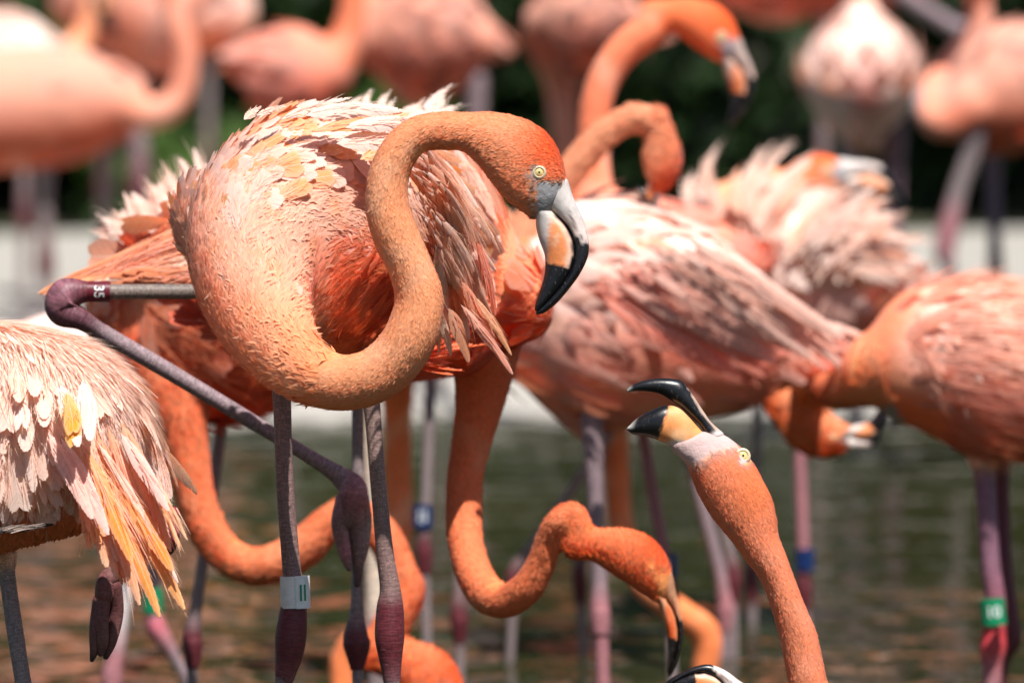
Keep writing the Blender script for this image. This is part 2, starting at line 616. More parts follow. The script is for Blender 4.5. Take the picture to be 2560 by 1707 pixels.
def feather_objects(name, kind, pos, D, N, L, Wd, colA, parent, rootloc):
    X, Y, Z = frames(D, N)
    for i in range(len(pos)):
        o = bpy.data.objects.new(name, FMESH[kind][random.randrange(len(FMESH[kind]))])
        COL.objects.link(o)
        o.parent = parent
        M = Matrix.Identity(4)
        for r in range(3):
            M[r][0] = X[i][r] * Wd[i]
            M[r][1] = Y[i][r] * L[i]
            M[r][2] = Z[i][r] * L[i]
            M[r][3] = pos[i][r] - rootloc[r]
        o.matrix_local = M
        o.color = tuple(float(c) for c in colA[i])


def nap(name, pos, D, N, L, Wd, colR, colT, parent, rootloc, lift=0.25):
    """short dense plumage: small folded lancets"""
    n = len(pos)
    D = D / (np.linalg.norm(D, axis=1)[:, None] + 1e-9) + N * lift * (0.5 + rng.random((n, 1)))
    X, Y, Z = frames(D, N)
    L = L[:, None]
    Wd = Wd[:, None]
    v0 = pos - N * 0.001
    v1 = pos + Y * L * 0.5 + X * Wd - Z * Wd * 0.18
    v2 = pos + Y * L
    v3 = pos + Y * L * 0.5 - X * Wd - Z * Wd * 0.18
    v4 = pos + Y * L * 0.5 + Z * Wd * 0.05
    V = np.stack([v0, v1, v2, v3, v4], 1).reshape(-1, 3)
    b = (np.arange(n) * 5)[:, None]
    F = np.concatenate([b + [[0, 1, 4]], b + [[1, 2, 4]], b + [[2, 3, 4]], b + [[3, 0, 4]]])
    mid = colR * 0.45 + colT * 0.55
    C = np.stack([colR, mid, colT, mid, mid], 1).reshape(-1, 3)
    NR = N + rng.normal(0, 0.13, N.shape) + Z * 0.25
    me = build_mesh(name, V, F, C=C, mats=(M_NAP,), NRM=np.repeat(NR, 5, 0))
    o = link(name, me, parent, rootloc)
    o['kind'] = 'stuff'
    return o


# ------------------------------------------------------------------ heads
# outline pairs of a flamingo head seen from the side (neck end -> face), and of its two mandibles
T_HEAD = [(1114, 277, 1114, 375), (1168, 281, 1160, 381), (1225, 280, 1195, 411), (1283, 288, 1225, 450), (1332, 306, 1252, 484),
          (1371, 335, 1283, 515), (1394, 369, 1313, 534), (1408, 404, 1334, 548), (1417, 440, 1340, 556), (1420, 455, 1346, 552)]
T_HEAD_W = [47, 50, 55, 60, 62, 62, 58, 50, 40, 34]
T_UP = [(1418, 446, 1345, 500), (1428, 478, 1360, 514), (1438, 505, 1377, 530), (1460, 553, 1414, 565), (1472, 603, 1430, 599), (1470, 641, 1435, 636),
        (1451, 683, 1427, 671), (1424, 721, 1404, 709), (1394, 756, 1375, 742), (1363, 781, 1350, 768), (1344, 787, 1340, 779)]
T_UP_W = [36, 32, 28, 22, 20, 20, 20, 18, 16, 12, 7]
T_LO = [(1358, 500, 1340, 540), (1392, 536, 1340, 566), (1418, 566, 1348, 600), (1434, 598, 1361, 636), (1439, 636, 1363, 668), (1430, 674, 1358, 700),
        (1406, 714, 1347, 735), (1376, 748, 1338, 762), (1350, 776, 1337, 774)]
T_LO_W = [34, 30, 30, 30, 28, 26, 22, 17, 10]
T_EYE, T_TIP = complex(1348, 431), complex(1340, 786)


class HeadTF:
    def __init__(self, eye, tip, flip=False, bw=1.0, bl=1.0):
        self.bw, self.bl = bw, bl
        e, t = complex(*eye), complex(*eye) + (complex(*tip) - complex(*eye)) / bl
        self.flip = flip
        te, tt = (T_EYE.conjugate(), T_TIP.conjugate()) if flip else (T_EYE, T_TIP)
        self.a = (t - e) / (tt - te)
        self.b = e - self.a * te
        self.s = abs(self.a)

    def warp(self, x, y):
        q = 1 - (1 - self.bw) * smooth(y, 400, 560)
        return 1385 + (x - 1385) * q, np.where(np.asarray(y) > 431, 431 + (y - 431) * self.bl, y)

    def __call__(self, x, y):
        x, y = self.warp(x, y)
        z = complex(x, y)
        if self.flip:
            z = z.conjugate()
        q = self.a * z + self.b
        return q.real, q.imag

    def inv(self, X, Y):
        z = (X + 1j * Y - self.b) / self.a
        if self.flip:
            z = np.conj(z)
        x, y = z.real, z.imag
        y = np.where(y > 431, 431 + (y - 431) / self.bl, y)
        q = 1 - (1 - self.bw) * smooth(y, 400, 560)
        return 1385 + (x - 1385) / q, y

    def pairs(self, tp, ws, dz):
        out = []
        for (a, b, c, d), w in zip(tp, ws):
            x1, y1 = self(a, b)
            x2, y2 = self(c, d)
            out.append((x1, y1, x2, y2, dz, w * self.s))
        return out


def smooth(x, a, b):
    t = np.clip((x - a) / (b - a), 0, 1)
    return t * t * (3 - 2 * t)


def lerp(a, b, t):
    return np.asarray(a) * (1 - t) + np.asarray(b) * t


WHITEISH = np.array([0.60, 0.54, 0.51])
BLACK = np.array([0.006, 0.006, 0.008])
B_ORANGE = np.array([0.80, 0.25, 0.08])


def vnoise(X, Y, seed=0):
    """cheap smooth-ish noise on picture coordinates, -1..1"""
    s = seed * 1.7
    return (np.sin(X * 1.0 + 1.3 * np.sin(Y * 0.7 + s)) + np.sin(Y * 1.1 + 1.7 * np.sin(X * 0.6 + s + 2))) * 0.5


def bill_upper_col(X, Y):
    """template coordinates -> colour of the upper mandible"""
    n = vnoise(X * 0.25, Y * 0.12, 3) * 9 + vnoise(X * 0.7, Y * 0.3, 4) * 4
    k = smooth(Y + n + (1470 - X) * 0.5, 606, 614)
    c = lerp(WHITEISH[None], np.array([[0.74, 0.58, 0.52]]), smooth(Y, 520, 590)[:, None] * 0.7)
    # nostril slit and speckles
    sl = np.exp(-((X - (1418 + (Y - 520) * 0.42)) / 3.5) ** 2) * smooth(Y, 518, 530) * smooth(Y, 582, 570)
    c = lerp(c, np.array([[0.10, 0.03, 0.03]]), (sl * 0.9)[:, None])
    sp = smooth(vnoise(X * 0.9, Y * 0.8, 9), 0.75, 0.85) * smooth(Y, 560, 590)
    c = lerp(c, BLACK[None] + 0.03, (sp * 0.7)[:, None])
    edge = np.exp(-((X - np.interp(Y, [500, 530, 563, 596, 640], [1362, 1385, 1418, 1436, 1441])) / 5) ** 2) * smooth(Y, 510, 545)
    c = lerp(c, BLACK[None], np.clip(edge, 0, 1)[:, None])
    return lerp(c, BLACK[None], k[:, None])


def bill_lower_col(X, Y):
    n = vnoise(X * 0.5, Y * 0.5, 1) * 4
    c = lerp(WHITEISH[None], B_ORANGE[None], (smooth(X + n + (Y - 560) * 0.12, 1366, 1384) * smooth(Y, 520, 570))[:, None])
    c = lerp(c, np.array([[0.85, 0.60, 0.42]]), (smooth(vnoise(X * 0.16, Y * 0.08, 5), 0.2, 0.9) * 0.45)[:, None])
    edge_x = np.interp(Y, [500, 540, 566, 598, 636, 674], [1358, 1394, 1418, 1434, 1439, 1430])
    c = lerp(c, np.array([[0.82, 0.60, 0.48]]), (smooth(X, edge_x - 26, edge_x - 12) * 0.7)[:, None])
    k = smooth(Y + n + (X - 1363) * -0.25, 652, 658)
    k = np.maximum(k, smooth(X, edge_x - 9, edge_x - 6) * smooth(Y, 530, 545))
    return lerp(c, BLACK[None], k[:, None])


PAL = {
    'salmon': dict(back=(0.92, 0.60, 0.50), belly=(0.84, 0.16, 0.05), neck=(0.98, 0.35, 0.10), tip=(0.99, 0.60, 0.36), crown=(0.88, 0.14, 0.02), head=(0.92, 0.27, 0.08)),
    'pale': dict(back=(0.92, 0.68, 0.60), belly=(0.86, 0.28, 0.18), neck=(0.92, 0.34, 0.16), tip=(0.95, 0.52, 0.36), crown=(0.86, 0.13, 0.03), head=(0.86, 0.24, 0.10)),
    'deep': dict(back=(0.88, 0.34, 0.18), belly=(0.76, 0.08, 0.015), neck=(0.90, 0.19, 0.045), tip=(0.96, 0.46, 0.24), crown=(0.82, 0.12, 0.02), head=(0.86, 0.19, 0.04)),
    'rose': dict(back=(0.78, 0.36, 0.26), belly=(0.60, 0.10, 0.04), neck=(0.86, 0.28, 0.17), tip=(0.90, 0.44, 0.32), crown=(0.82, 0.10, 0.02), head=(0.83, 0.18, 0.06)),
    'coral': dict(back=(0.88, 0.30, 0.20), belly=(0.80, 0.12, 0.06), neck=(0.84, 0.18, 0.07), tip=(0.92, 0.42, 0.28), crown=(0.82, 0.10, 0.02), head=(0.83, 0.15, 0.04)),
}
LEG_GREY = np.array([0.25, 0.20, 0.20])
LEG_PINK = np.array([0.40, 0.17, 0.19])
LEG_MAROON = np.array([0.13, 0.020, 0.028])

GROUP = 'flamingos of the flock'
EYES = []


class Bird:
    def __init__(self, label, d, pal, body=None, neck=None, head=None, hdz=0.0, legs=(), voxel=0.008, flows=None,
                 segs=24, face_fn=None, extra=None, body_pig=None, name='flamingo', bills=True, smooth_it=5, nt0=-0.02, facecol=(0.31, 0.30, 0.31), tint=(1, 1, 1), eyes=True):
        self.d, self.pal = d, PAL[pal]
        self.nt0, self.facecol, self.tint, self.eyes = nt0, facecol, tint, eyes
        self.headtf = head
        self.hdz = hdz
        anchor = body[len(body) // 2] if body else (*neck[0][:2], *neck[0][:2])
        c = P((anchor[0] + anchor[2]) / 2, (anchor[1] + anchor[3]) / 2, d)
        self.loc = np.array([c[0], c[1], -0.12 if c[1] < 13.2 else 0.0])
        r = bpy.data.objects.new(name, None)
        r.empty_display_size = 0.1
        COL.objects.link(r)
        r.location = self.loc
        self.root = r
        tag(r, label, 'flamingo', GROUP)
        # ---- torso, neck and head as one skin
        V, F = [], []

        def add(v, f):
            off = sum(len(q) for q in V)
            V.append(v)
            F.extend([tuple(i + off for i in p) for p in f])
        if body:
            b2 = [(q if len(q) == 6 else (*q[:4], q[4] if len(q) > 4 else 0.0, 0.42 * math.hypot(q[0] - q[2], q[1] - q[3]))) for q in body]
            v, f, s, th = loft(b2, d, 30, 28)
            add(v, f)
            self.body_pairs = b2
            bb, _ = crom(b2, 40)
            self.bpath = np.stack([(bb[:, 0] + bb[:, 2]) / 2, (bb[:, 1] + bb[:, 3]) / 2], 1)
            self.bhalf = np.hypot(bb[:, 0] - bb[:, 2], bb[:, 1] - bb[:, 3]) / 2
            self.bdz = bb[:, 4]
        else:
            self.bpath = None
        nk = list(neck) if neck else []
        if head is not None and nk:
            x, y = head(1135, 328)
            nk.append((x, y, hdz, 49 * head.s))
        self.npath = None
        if nk:
            v, f, s, th, Cn, A = tube(nk, d, max(40, len(nk) * 10), segs)
            add(v, f)
            self.npath, self.npts = A, Cn
        if head is not None:
            v, f, s, th = loft(head.pairs(T_HEAD, T_HEAD_W, hdz), d, 36, segs, caps=(1, 0.3))
            add(v, f)
        if extra:
            for kind, dat in extra:
                if kind == 'loft':
                    v, f, s, th = loft(dat, d, 36, segs, caps=(1, 0.4))
                else:
                    v, f, s, th, _, _ = tube(dat, d, 30, segs)
                add(v, f)
        VV, FF, NN = remesh(np.vstack(V), F, voxel, smooth_it)
        self.V, self.F, self.N = VV, FF, NN
        self.px, self.py, self.pd = proj(VV)
        self.flow_and_region(flows, face_fn)
        self.C = self.pigment(body_pig)
        # ---- legs join the same mesh
        allV, allF, allC = [VV], list(FF), [self.C]
        allUV = [np.zeros((len(VV), 2))]
        mi = [0] * len(FF)
        self.legs = []
        for lg in legs:
            v, f, c, uv = self.leg_arrays(lg)
            off = sum(len(q) for q in allV)
            allV.append(v); allC.append(c); allUV.append(uv)
            allF.extend([tuple(i + off for i in p) for p in f])
            mi += [1] * len(f)
        me = build_mesh('flamingo_body', np.vstack(allV) - self.loc, allF, C=np.vstack(allC), UV=np.vstack(allUV),
                        mats=(M_SKIN, M_LEG), matidx=mi)
        self.body = link('body', me, r)
        self.bvh = BVHTree.FromPolygons([Vector(q) for q in VV], FF)
        if head is not None and bills:
            self.template_bill()

    # nearest spine sample gives feather direction and region
    def flow_and_region(self, flows, face_fn):
        n = len(self.V)
        flow = np.zeros((n, 3))
        reg = np.zeros(n)           # 0 body, 1 neck/head
        nt = np.zeros(n)            # position along the neck, 0 at breast
        bt = np.zeros(n)            # up/down on the body -1..1
        bl = np.zeros(n)            # along the body
        q = np.stack([self.px, self.py], 1)
        best = np.full(n, 1e9)
        if flows is not None:
            for fl in flows:
                A, _ = crom(fl, 40)
                T = np.gradient(A, axis=0)
                T /= np.linalg.norm(T, axis=1)[:, None]
                dd = np.linalg.norm(q[:, None] - A[None], axis=2)
                i = dd.argmin(1)
                m = dd[np.arange(n), i]
                k = m < best
                best[k] = m[k]
                fl3 = T[i, 0][:, None] * RIGHT - T[i, 1][:, None] * UP
                flow[k] = fl3[k]
        if self.bpath is not None:
            T = -np.gradient(self.bpath, axis=0)
            T /= np.linalg.norm(T, axis=1)[:, None] + 1e-9
            dd = np.linalg.norm(q[:, None] - self.bpath[None], axis=2)
            i = dd.argmin(1)
            if flows is None:
                flow[:] = T[i, 0][:, None] * RIGHT - T[i, 1][:, None] * UP
            bt = (self.bpath[i, 1] - self.py) / (self.bhalf[i] + 1)
            bl = i / 39.0
            bscore = dd[np.arange(n), i] / (self.bhalf[i] + 1)
            dep = np.abs(self.pd - self.d - self.bdz[i]) * FPX / self.d / (self.bhalf[i] + 1)
            bscore = np.hypot(bscore, dep)
        else:
            bscore = np.full(n, 9.0)
        if self.npath is not None:
            Cn = self.npts
            T = -np.gradient(Cn, axis=0)
            T /= np.linalg.norm(T, axis=1)[:, None] + 1e-9
            rad = np.maximum(self.npath[:, 3], 5) * self.d / FPX
            best = np.full(n, 1e9)
            bi = np.zeros(n, int)
            for j in range(len(Cn)):
                x = np.linalg.norm(self.V - Cn[j], axis=1) / rad[j]
                k = x < best
                best[k] = x[k]
                bi[k] = j
            near_body = bscore < 1.02
            isneck = (best < 1.35) & ~(near_body & (best > 0.97) & (bi < len(Cn) * 0.5))
            isneck |= ~near_body & (best < bscore * 1.2)
            if self.headtf is not None:
                hx, hy = self.headtf.inv(self.px, self.py)
                inh = (hx > 1110) & (hx < 1440) & (hy > 260) & (hy < 600) & (np.abs(self.pd - self.d - self.hdz) < 80 * self.d / FPX) & (best < 14)
                isneck |= inh
                bi[inh & (hx > 1150)] = len(Cn) - 1
            reg[isneck] = 1
            nt[isneck] = bi[isneck] / (len(Cn) - 1)
            # blend directions near the breast
            w = smooth(nt, self.nt0, self.nt0 + 0.13)[:, None] * isneck[:, None]
            flow = flow * (1 - w) + T[bi] * w
        flow -= self.N * (flow * self.N).sum(1)[:, None]
        flow /= np.linalg.norm(flow, axis=1)[:, None] + 1e-9
        self.flow, self.reg, self.nt, self.bt, self.bl = flow, reg, nt, bt, bl
        self.face = np.zeros(n)
        self.crownw = np.zeros(n)
        if self.headtf is not None:
            hx, hy = self.headtf.inv(self.px, self.py)
            jag = vnoise(hx * 0.5, hy * 0.5, 2) * 3
            self.face = smooth(hx + jag, 1336, 1342) * smooth(hy + jag - (hx - 1340) * 0.06, 444, 450) * (reg > 0)
            self.face = np.maximum(self.face, smooth(np.hypot(hx - 1348, hy - 431), 22, 18) * (reg > 0))
            self.crownw = np.exp(-(((hx - 1385) / 75) ** 2 + ((hy - 370) / 90) ** 2)) * (reg > 0)
            self.hx, self.hy = hx, hy
        if face_fn:
            self.face, self.crownw = face_fn(self.px, self.py, self.reg)

    def pigment(self, fn):
        p = self.pal
        X, Y = self.px, self.py
        n = len(X)
        blot = smooth(vnoise(X * 0.021, Y * 0.027, 3) + 0.6 * vnoise(X * 0.055, Y * 0.05, 5), 0.15, 1.1)
        w = smooth(self.bt, -0.75, 0.35)
        c = lerp(np.array(p['belly'])[None], np.array(p['back'])[None], w[:, None])
        c = lerp(c, np.array(p['tip'])[None] * [1, .85, .75], (blot * 0.35)[:, None])
        if fn:
            c = fn(c, X, Y, self)
        cn = lerp(np.array(p['neck'])[None], np.array(p['tip'])[None], (0.2 + 0.5 * blot)[:, None])
        hw = smooth(self.nt, 0.9, 1.0)
        cn = lerp(cn, np.array(p['head'])[None], (hw * 0.75)[:, None])
        cn = lerp(cn, np.array(p['crown'])[None], np.clip(self.crownw * 1.1, 0, 1)[:, None])
        nw = (self.reg * smooth(self.nt, self.nt0, self.nt0 + 0.2))[:, None]
        c = lerp(c, cn, nw)
        c = lerp(c, np.array(self.facecol)[None], self.face[:, None])
        return np.clip(c, 0, 1)

    def leg_arrays(self, lg):
        """lg: dict(pts=[(x,y,dz,r,colour)], foot=bool)"""
        pts = lg['pts']
        geo = [(p[0], p[1], p[2], p[3]) for p in pts]
        cols = np.array([p[4] for p in pts])
        n = max(24, len(pts) * 8)
        A, t = crom(geo, n)
        A[:, 3] = np.clip(A[:, 3], min(g[3] for g in geo) * 0.9, None)
        V, F, s, th, Cn, A2 = tube(geo, self.d, n, 14)
        cc = np.stack([np.interp(s * (len(pts) - 1), range(len(pts)), cols[:, k]) for k in range(3)], 1)
        length = np.concatenate([[0], np.cumsum(np.linalg.norm(np.diff(Cn, axis=0), axis=1))])
        vv = np.interp(s, np.linspace(0, 1, n), length)
        uu = 0.5 + 0.5 * np.cos(th)
        self.legs.append((Cn, A2))
        return V, F, cc, np.stack([uu, vv], 1)

    def template_bill(self):
        h = self.headtf
        for nm, tp, ws, cf in (('upper_bill', T_UP, T_UP_W, bill_upper_col), ('lower_bill', T_LO, T_LO_W, bill_lower_col)):
            V, F, s, th = loft(h.pairs(tp, ws, self.hdz), self.d, 60, 28, caps=(0.4, 0.5))
            x, y, dd = proj(V)
            hx, hy = h.inv(x, y)
            me = build_mesh(nm, V - self.loc, F, C=cf(hx, hy) * np.array(self.tint)[None], mats=(M_BILL,))
            link(nm, me, self.root)
        if self.eyes:
            self.eye(*h(T_EYE.real, T_EYE.imag), 17.5 * h.s)

    def eye(self, ex, ey, r):
        o0 = P(ex, ey, self.d + self.hdz - 0.4)
        for side in (1, -1):
            org = Vector(o0) if side == 1 else Vector(P(ex, ey, self.d + self.hdz + 0.4))
            dr = Vector(P(ex, ey, self.d + self.hdz)) - org
            dr.normalize()
            hit, nrm, idx, dist = self.bvh.ray_cast(org, dr, 0.6)
            if hit is None:
                continue
            nrm = (nrm * 0.4 - dr).normalized()
            R = r * self.d / FPX
            base = Matrix.Translation(hit - Vector(self.loc)) @ nrm.to_track_quat('Z', 'Y').to_matrix().to_4x4()

            def disc(name, prof, mat, parent, z=0.0):
                seg = 24
                V, F = [], []
                for (rr, zz) in prof:
                    for j in range(seg):
                        a = 2 * math.pi * j / seg
                        V.append((rr * math.cos(a) * R, rr * math.sin(a) * R, (zz + z) * R))
                for i in range(len(prof) - 1):
                    for j in range(seg):
                        j2 = (j + 1) % seg
                        F.append((i * seg + j, i * seg + j2, (i + 1) * seg + j2, (i + 1) * seg + j))
                F.append(tuple((len(prof) - 1) * seg + j for j in range(seg)))
                me = build_mesh(name, np.array(V), F, mats=(mat,))
                ob = bpy.data.objects.new(name, me)
                COL.objects.link(ob)
                ob.parent = parent
                return ob
            lid = disc('eye', [(1.08, -0.5), (1.0, 0.02), (0.93, 0.12), (0.84, 0.10), (0.80, 0.16), (0.70, 0.20), (0.62, 0.12), (0.60, 0.0)], M_LID, self.root)
            lid.matrix_local = base
            disc('iris', [(0.63, -0.2), (0.62, 0.02), (0.5, 0.12), (0.3, 0.19), (0.12, 0.215), (0.04, 0.22)], M_IRIS, lid)
            disc('pupil', [(0.15, 0.15), (0.14, 0.232), (0.08, 0.245), (0.02, 0.25)], M_PUPIL, lid)

    # sample the surface
    def sample(self, n, wfn, minpx=None):
        tri = []
        for f in self.F:
            tri.append((f[0], f[1], f[2]))
            if len(f) == 4:
                tri.append((f[0], f[2], f[3]))
        tri = np.array(tri)
        a, b, c = self.V[tri[:, 0]], self.V[tri[:, 1]], self.V[tri[:, 2]]
        area = np.linalg.norm(np.cross(b - a, c - a), axis=1)
        w = wfn(self)
        wt = w[tri].mean(1) * area
        wt /= wt.sum()
        i = rng.choice(len(tri), n, p=wt)
        r1, r2 = rng.random(n), rng.random(n)
        k = r1 + r2 > 1
        r1[k], r2[k] = 1 - r1[k], 1 - r2[k]
        B = np.stack([1 - r1 - r2, r1, r2], 1)

        def it(arr):
            x = arr[tri[i]]
            return (x * (B[..., None] if x.ndim == 3 else B)).sum(1)
        d = dict(pos=it(self.V), N=it(self.N), D=it(self.flow), C=it(self.C), px=it(self.px), py=it(self.py),
                 reg=it(self.reg), cr=it(self.crownw), nt=it(self.nt), bt=it(self.bt), bl=it(self.bl), face=it(self.face))
        d['N'] /= np.linalg.norm(d['N'], axis=1)[:, None] + 1e-9
        if minpx is not None:
            keep = []
            grid = {}
            cell = minpx * self.d / FPX
            for j in range(n):
                p = d['pos'][j]
                key = tuple((p / cell).astype(int))
                ok = True
                for dx in (-1, 0, 1):
                    for dy in (-1, 0, 1):
                        for dz in (-1, 0, 1):
                            for o in grid.get((key[0] + dx, key[1] + dy, key[2] + dz), ()):
                                if np.sum((d['pos'][o] - p) ** 2) < cell * cell:
                                    ok = False
                                    break
                            if not ok: break
                        if not ok: break
                    if not ok: break
                if ok:
                    grid.setdefault(key, []).append(j)
                    keep.append(j)
            d = {k2: v[keep] for k2, v in d.items()}
        return d

    def do_nap(self, n, size, width, wfn, lift=0.3, tipmix=0.5, name='short_plumage', jitter=0.25, tipcol=None):
        s = self.sample(n, wfn)
        m = len(s['pos'])
        k = self.d / FPX
        L = size * k * (0.7 + 0.6 * rng.random(m))
        Wd = width * k * (0.7 + 0.6 * rng.random(m))
        C = s['C'] * (1 + rng.normal(0, 0.07, (m, 1)))
        t = np.array(self.pal['tip'])[None] * [1.0, 1.05, 1.1] if tipcol is None else np.array(tipcol)[None]
        tm = np.clip(tipmix * (0.5 + 1.0 * rng.random(m)), 0, 1)[:, None] * (1 - 0.75 * np.clip(s['cr'], 0, 1))[:, None]
        T = C * (1 - tm) + t * tm
        T = T * (1 + rng.normal(0, 0.05, (m, 1)))
        Rr = C * [[1.0, 0.92, 0.85]]
        D = s['D'] + rng.normal(0, jitter, (m, 3))
        D -= s['N'] * (D * s['N']).sum(1)[:, None]
        return nap(name, s['pos'], D, s['N'], L, Wd, np.clip(Rr, 0, 1), np.clip(T, 0, 0.98), self.root, self.loc, lift)

    def do_feathers(self, n, kind, size, width, wfn, minpx, lift=0.14, objects=0, colfn=None, amt=(0.3, 1.0), jitter=0.15,
                    name='feather', stuff_name='plumage'):
        s = self.sample(n, wfn, minpx)
        m = len(s['pos'])
        k = self.d / FPX
        L = size * k * (0.8 + 0.45 * rng.random(m))
        Wd = width * k * (0.85 + 0.35 * rng.random(m))
        C = s['C'] * (1 + rng.normal(0, 0.05, (m, 1)))
        A = amt[0] + (amt[1] - amt[0]) * rng.random(m)
        if colfn:
            C = colfn(C, s)
        D = s['D'] + rng.normal(0, jitter, (m, 3))
        D -= s['N'] * (D * s['N']).sum(1)[:, None]
        D /= np.linalg.norm(D, axis=1)[:, None] + 1e-9
        D = D + s['N'] * lift * (0.6 + 0.8 * rng.random((m, 1)))
        pos = s['pos'] - s['N'] * 0.002
        CA = np.concatenate([np.clip(C, 0, 0.97), A[:, None]], 1)
        face = -(s['N'] @ FWD)
        order = np.argsort(-face)
        o1, o2 = order[:objects], order[objects:]
        if len(o1):
            feather_objects(name, kind, pos[o1], D[o1], s['N'][o1], L[o1], Wd[o1], CA[o1], self.root, self.loc)
        if len(o2):
            feather_stuff(stuff_name, kind, pos[o2], D[o2], s['N'][o2], L[o2], Wd[o2], CA[o2], self.root, self.loc)
        return m

    def surf(self, px, py):
        dr = P(px, py, self.d) - CAM
        L = np.linalg.norm(dr)
        hit, nrm, _, dist = self.bvh.ray_cast(Vector(CAM), Vector(dr / L))
        if hit is None:
            return None, None
        return float((np.array(hit) - CAM) @ FWD) - self.d, np.array(nrm)

    def laid(self, kind, root, tip, w, col, amt=0.3, bow=0.0, lift=(0.002, 0.012), name='plume', jit=0.12):
        """a feather lying on the body, root and tip found on its surface"""
        z0, n0 = self.surf(*root)
        z1, n1 = self.surf(*tip)
        zm_ = getattr(self, 'zmin', -9)
        if z0 is None or z0 < zm_:
            return None
        if z1 is not None and z1 < zm_:
            z1 = None
        if z1 is None:
            mx, my = root[0] * .35 + tip[0] * .65, root[1] * .35 + tip[1] * .65
            zm, nm = self.surf(mx, my)
            if zm is not None and zm < zm_:
                zm, nm = None, None
            z1 = (z0 if zm is None else z0 + (zm - z0) * 1.6) + 0.005
            n1 = n0 if nm is None else nm
        if -(n0 @ FWD) < 0.05:
            return None
        if -(n1 @ FWD) < 0:
            n1 = n0
        nn = n0 + n1 + np.array([random.gauss(0, jit) for _ in range(3)])
        return self.plume(kind, root, tip, z0 - lift[0], z1 - lift[1] * random.uniform(.5, 1.5), w, col, amt, bow, 0.0, name, normal=nn)

    def plume(self, kind, root, tip, dz0, dz1, w, col, amt=0.6, bow=None, tilt=0.0, name='plume', label=None, normal=None):
        """one long feather from root to tip (picture points), own object"""
        a, b = P(*root, self.d + dz0), P(*tip, self.d + dz1)
        D = b - a
        L = np.linalg.norm(D)
        D /= L
        Nn = -FWD + np.array([0, 0, 0.35]) + RIGHT * tilt
        if normal is not None:
            Nn = normal
        Nn = Nn - D * (Nn @ D)
        Nn /= np.linalg.norm(Nn)
        X = np.cross(D, Nn)
        Wm = w * self.d / FPX
        kind = 'curved_' + kind
        bow = random.gauss(0, 0.08) if bow is None else bow
        flip = 1 if bow >= 0 else -1
        q = int(np.argmin([abs(abs(bow) * L / Wm - v) for v in CURVE_BOWS]))
        side = min(CURVE_BOWS[q] * Wm, 0.6 * L) * flip
        Lc = L
        L = math.sqrt(Lc * Lc - side * side)
        u = D
        D = u * (L / Lc) - X * (side / Lc)
        X = np.cross(D, Nn)
        self.__dict__.setdefault('laid_list', []).append((a, D, X * flip, Nn, L, Wm, CURVE_BOWS[q], np.array(col[:3])))
        o = bpy.data.objects.new(name, FMESH[kind][q])
        COL.objects.link(o)
        o.parent = self.root
        M = Matrix.Identity(4)
        for r in range(3):
            M[r][0] = X[r] * Wm * flip
            M[r][1] = D[r] * L
            M[r][2] = Nn[r] * L
            M[r][3] = a[r] - self.loc[r]
        o.matrix_local = M
        o.color = (*[float(min(0.97, c)) for c in col], float(amt))
        if label:
            o['label'] = label
        return o


def loose_barbs(bird, per=14, width=0.9, zoff=0.012, splay=0.5, name='loose_barbs'):
    """hair-fine barbs that have come free along every long feather"""
    rows = getattr(bird, 'laid_list', [])
    if not rows:
        return
    m = len(rows) * per
    idx = np.repeat(np.arange(len(rows)), per)
    a = np.array([r[0] for r in rows])[idx]
    D = np.array([r[1] for r in rows])[idx]
    X = np.array([r[2] for r in rows])[idx]
    Nn = np.array([r[3] for r in rows])[idx]
    L = np.array([r[4] for r in rows])[idx]
    Wm = np.array([r[5] for r in rows])[idx]
    bw = np.array([r[6] for r in rows])[idx]
    col = np.array([r[7] for r in rows])[idx]
    y0 = rng.uniform(0.08, 0.72, m)
    ln = rng.uniform(0.18, 0.42, m)
    x0 = rng.normal(0, 0.35, m)
    dx = np.sign(x0) * rng.uniform(0.1, 1.0, m) * splay + rng.normal(0, .25, m)
    zb = rng.uniform(0.2, 1.6, m) * zoff
    w = width * bird.d / FPX * rng.uniform(.6, 1.4, m)
    K = 6
    V = np.zeros((m, K, 2, 3))
    for k in range(K):
        f = k / (K - 1)
        y = y0 + ln * f
        x = x0 * (1 - .2 * f) + dx * f ** 1.5 + bw * y * y
        z = zb + 0.02 * f * f
        p = a + D * (y * L)[:, None] + X * (x * Wm)[:, None] + Nn * ((z - 0.09 * y * y) * L)[:, None]
        hw = (w * (1 - f) ** .7 + 0.00004)[:, None]
        XW = np.cross(D, Nn)
        V[:, k, 0] = p - XW * hw
        V[:, k, 1] = p + XW * hw
    V = V.reshape(-1, 3)
    b = (np.arange(m) * K * 2)[:, None]
    F = np.concatenate([b + [[2 * k, 2 * k + 1, 2 * k + 3, 2 * k + 2]] for k in range(K - 1)])
    c = lerp(col, np.array([[0.96, 0.74, 0.64]]), rng.uniform(0.1, 0.75, (m, 1))) * (1 + rng.normal(0, .05, (m, 1)))
    me = build_mesh(name, V, F, C=np.repeat(np.clip(c, 0, .98), K * 2, 0), mats=(M_NAP,), NRM=np.repeat(Nn + rng.normal(0, .12, (m, 3)), K * 2, 0))
    o = link(name, me, bird.root, bird.loc)
    o['kind'] = 'stuff'


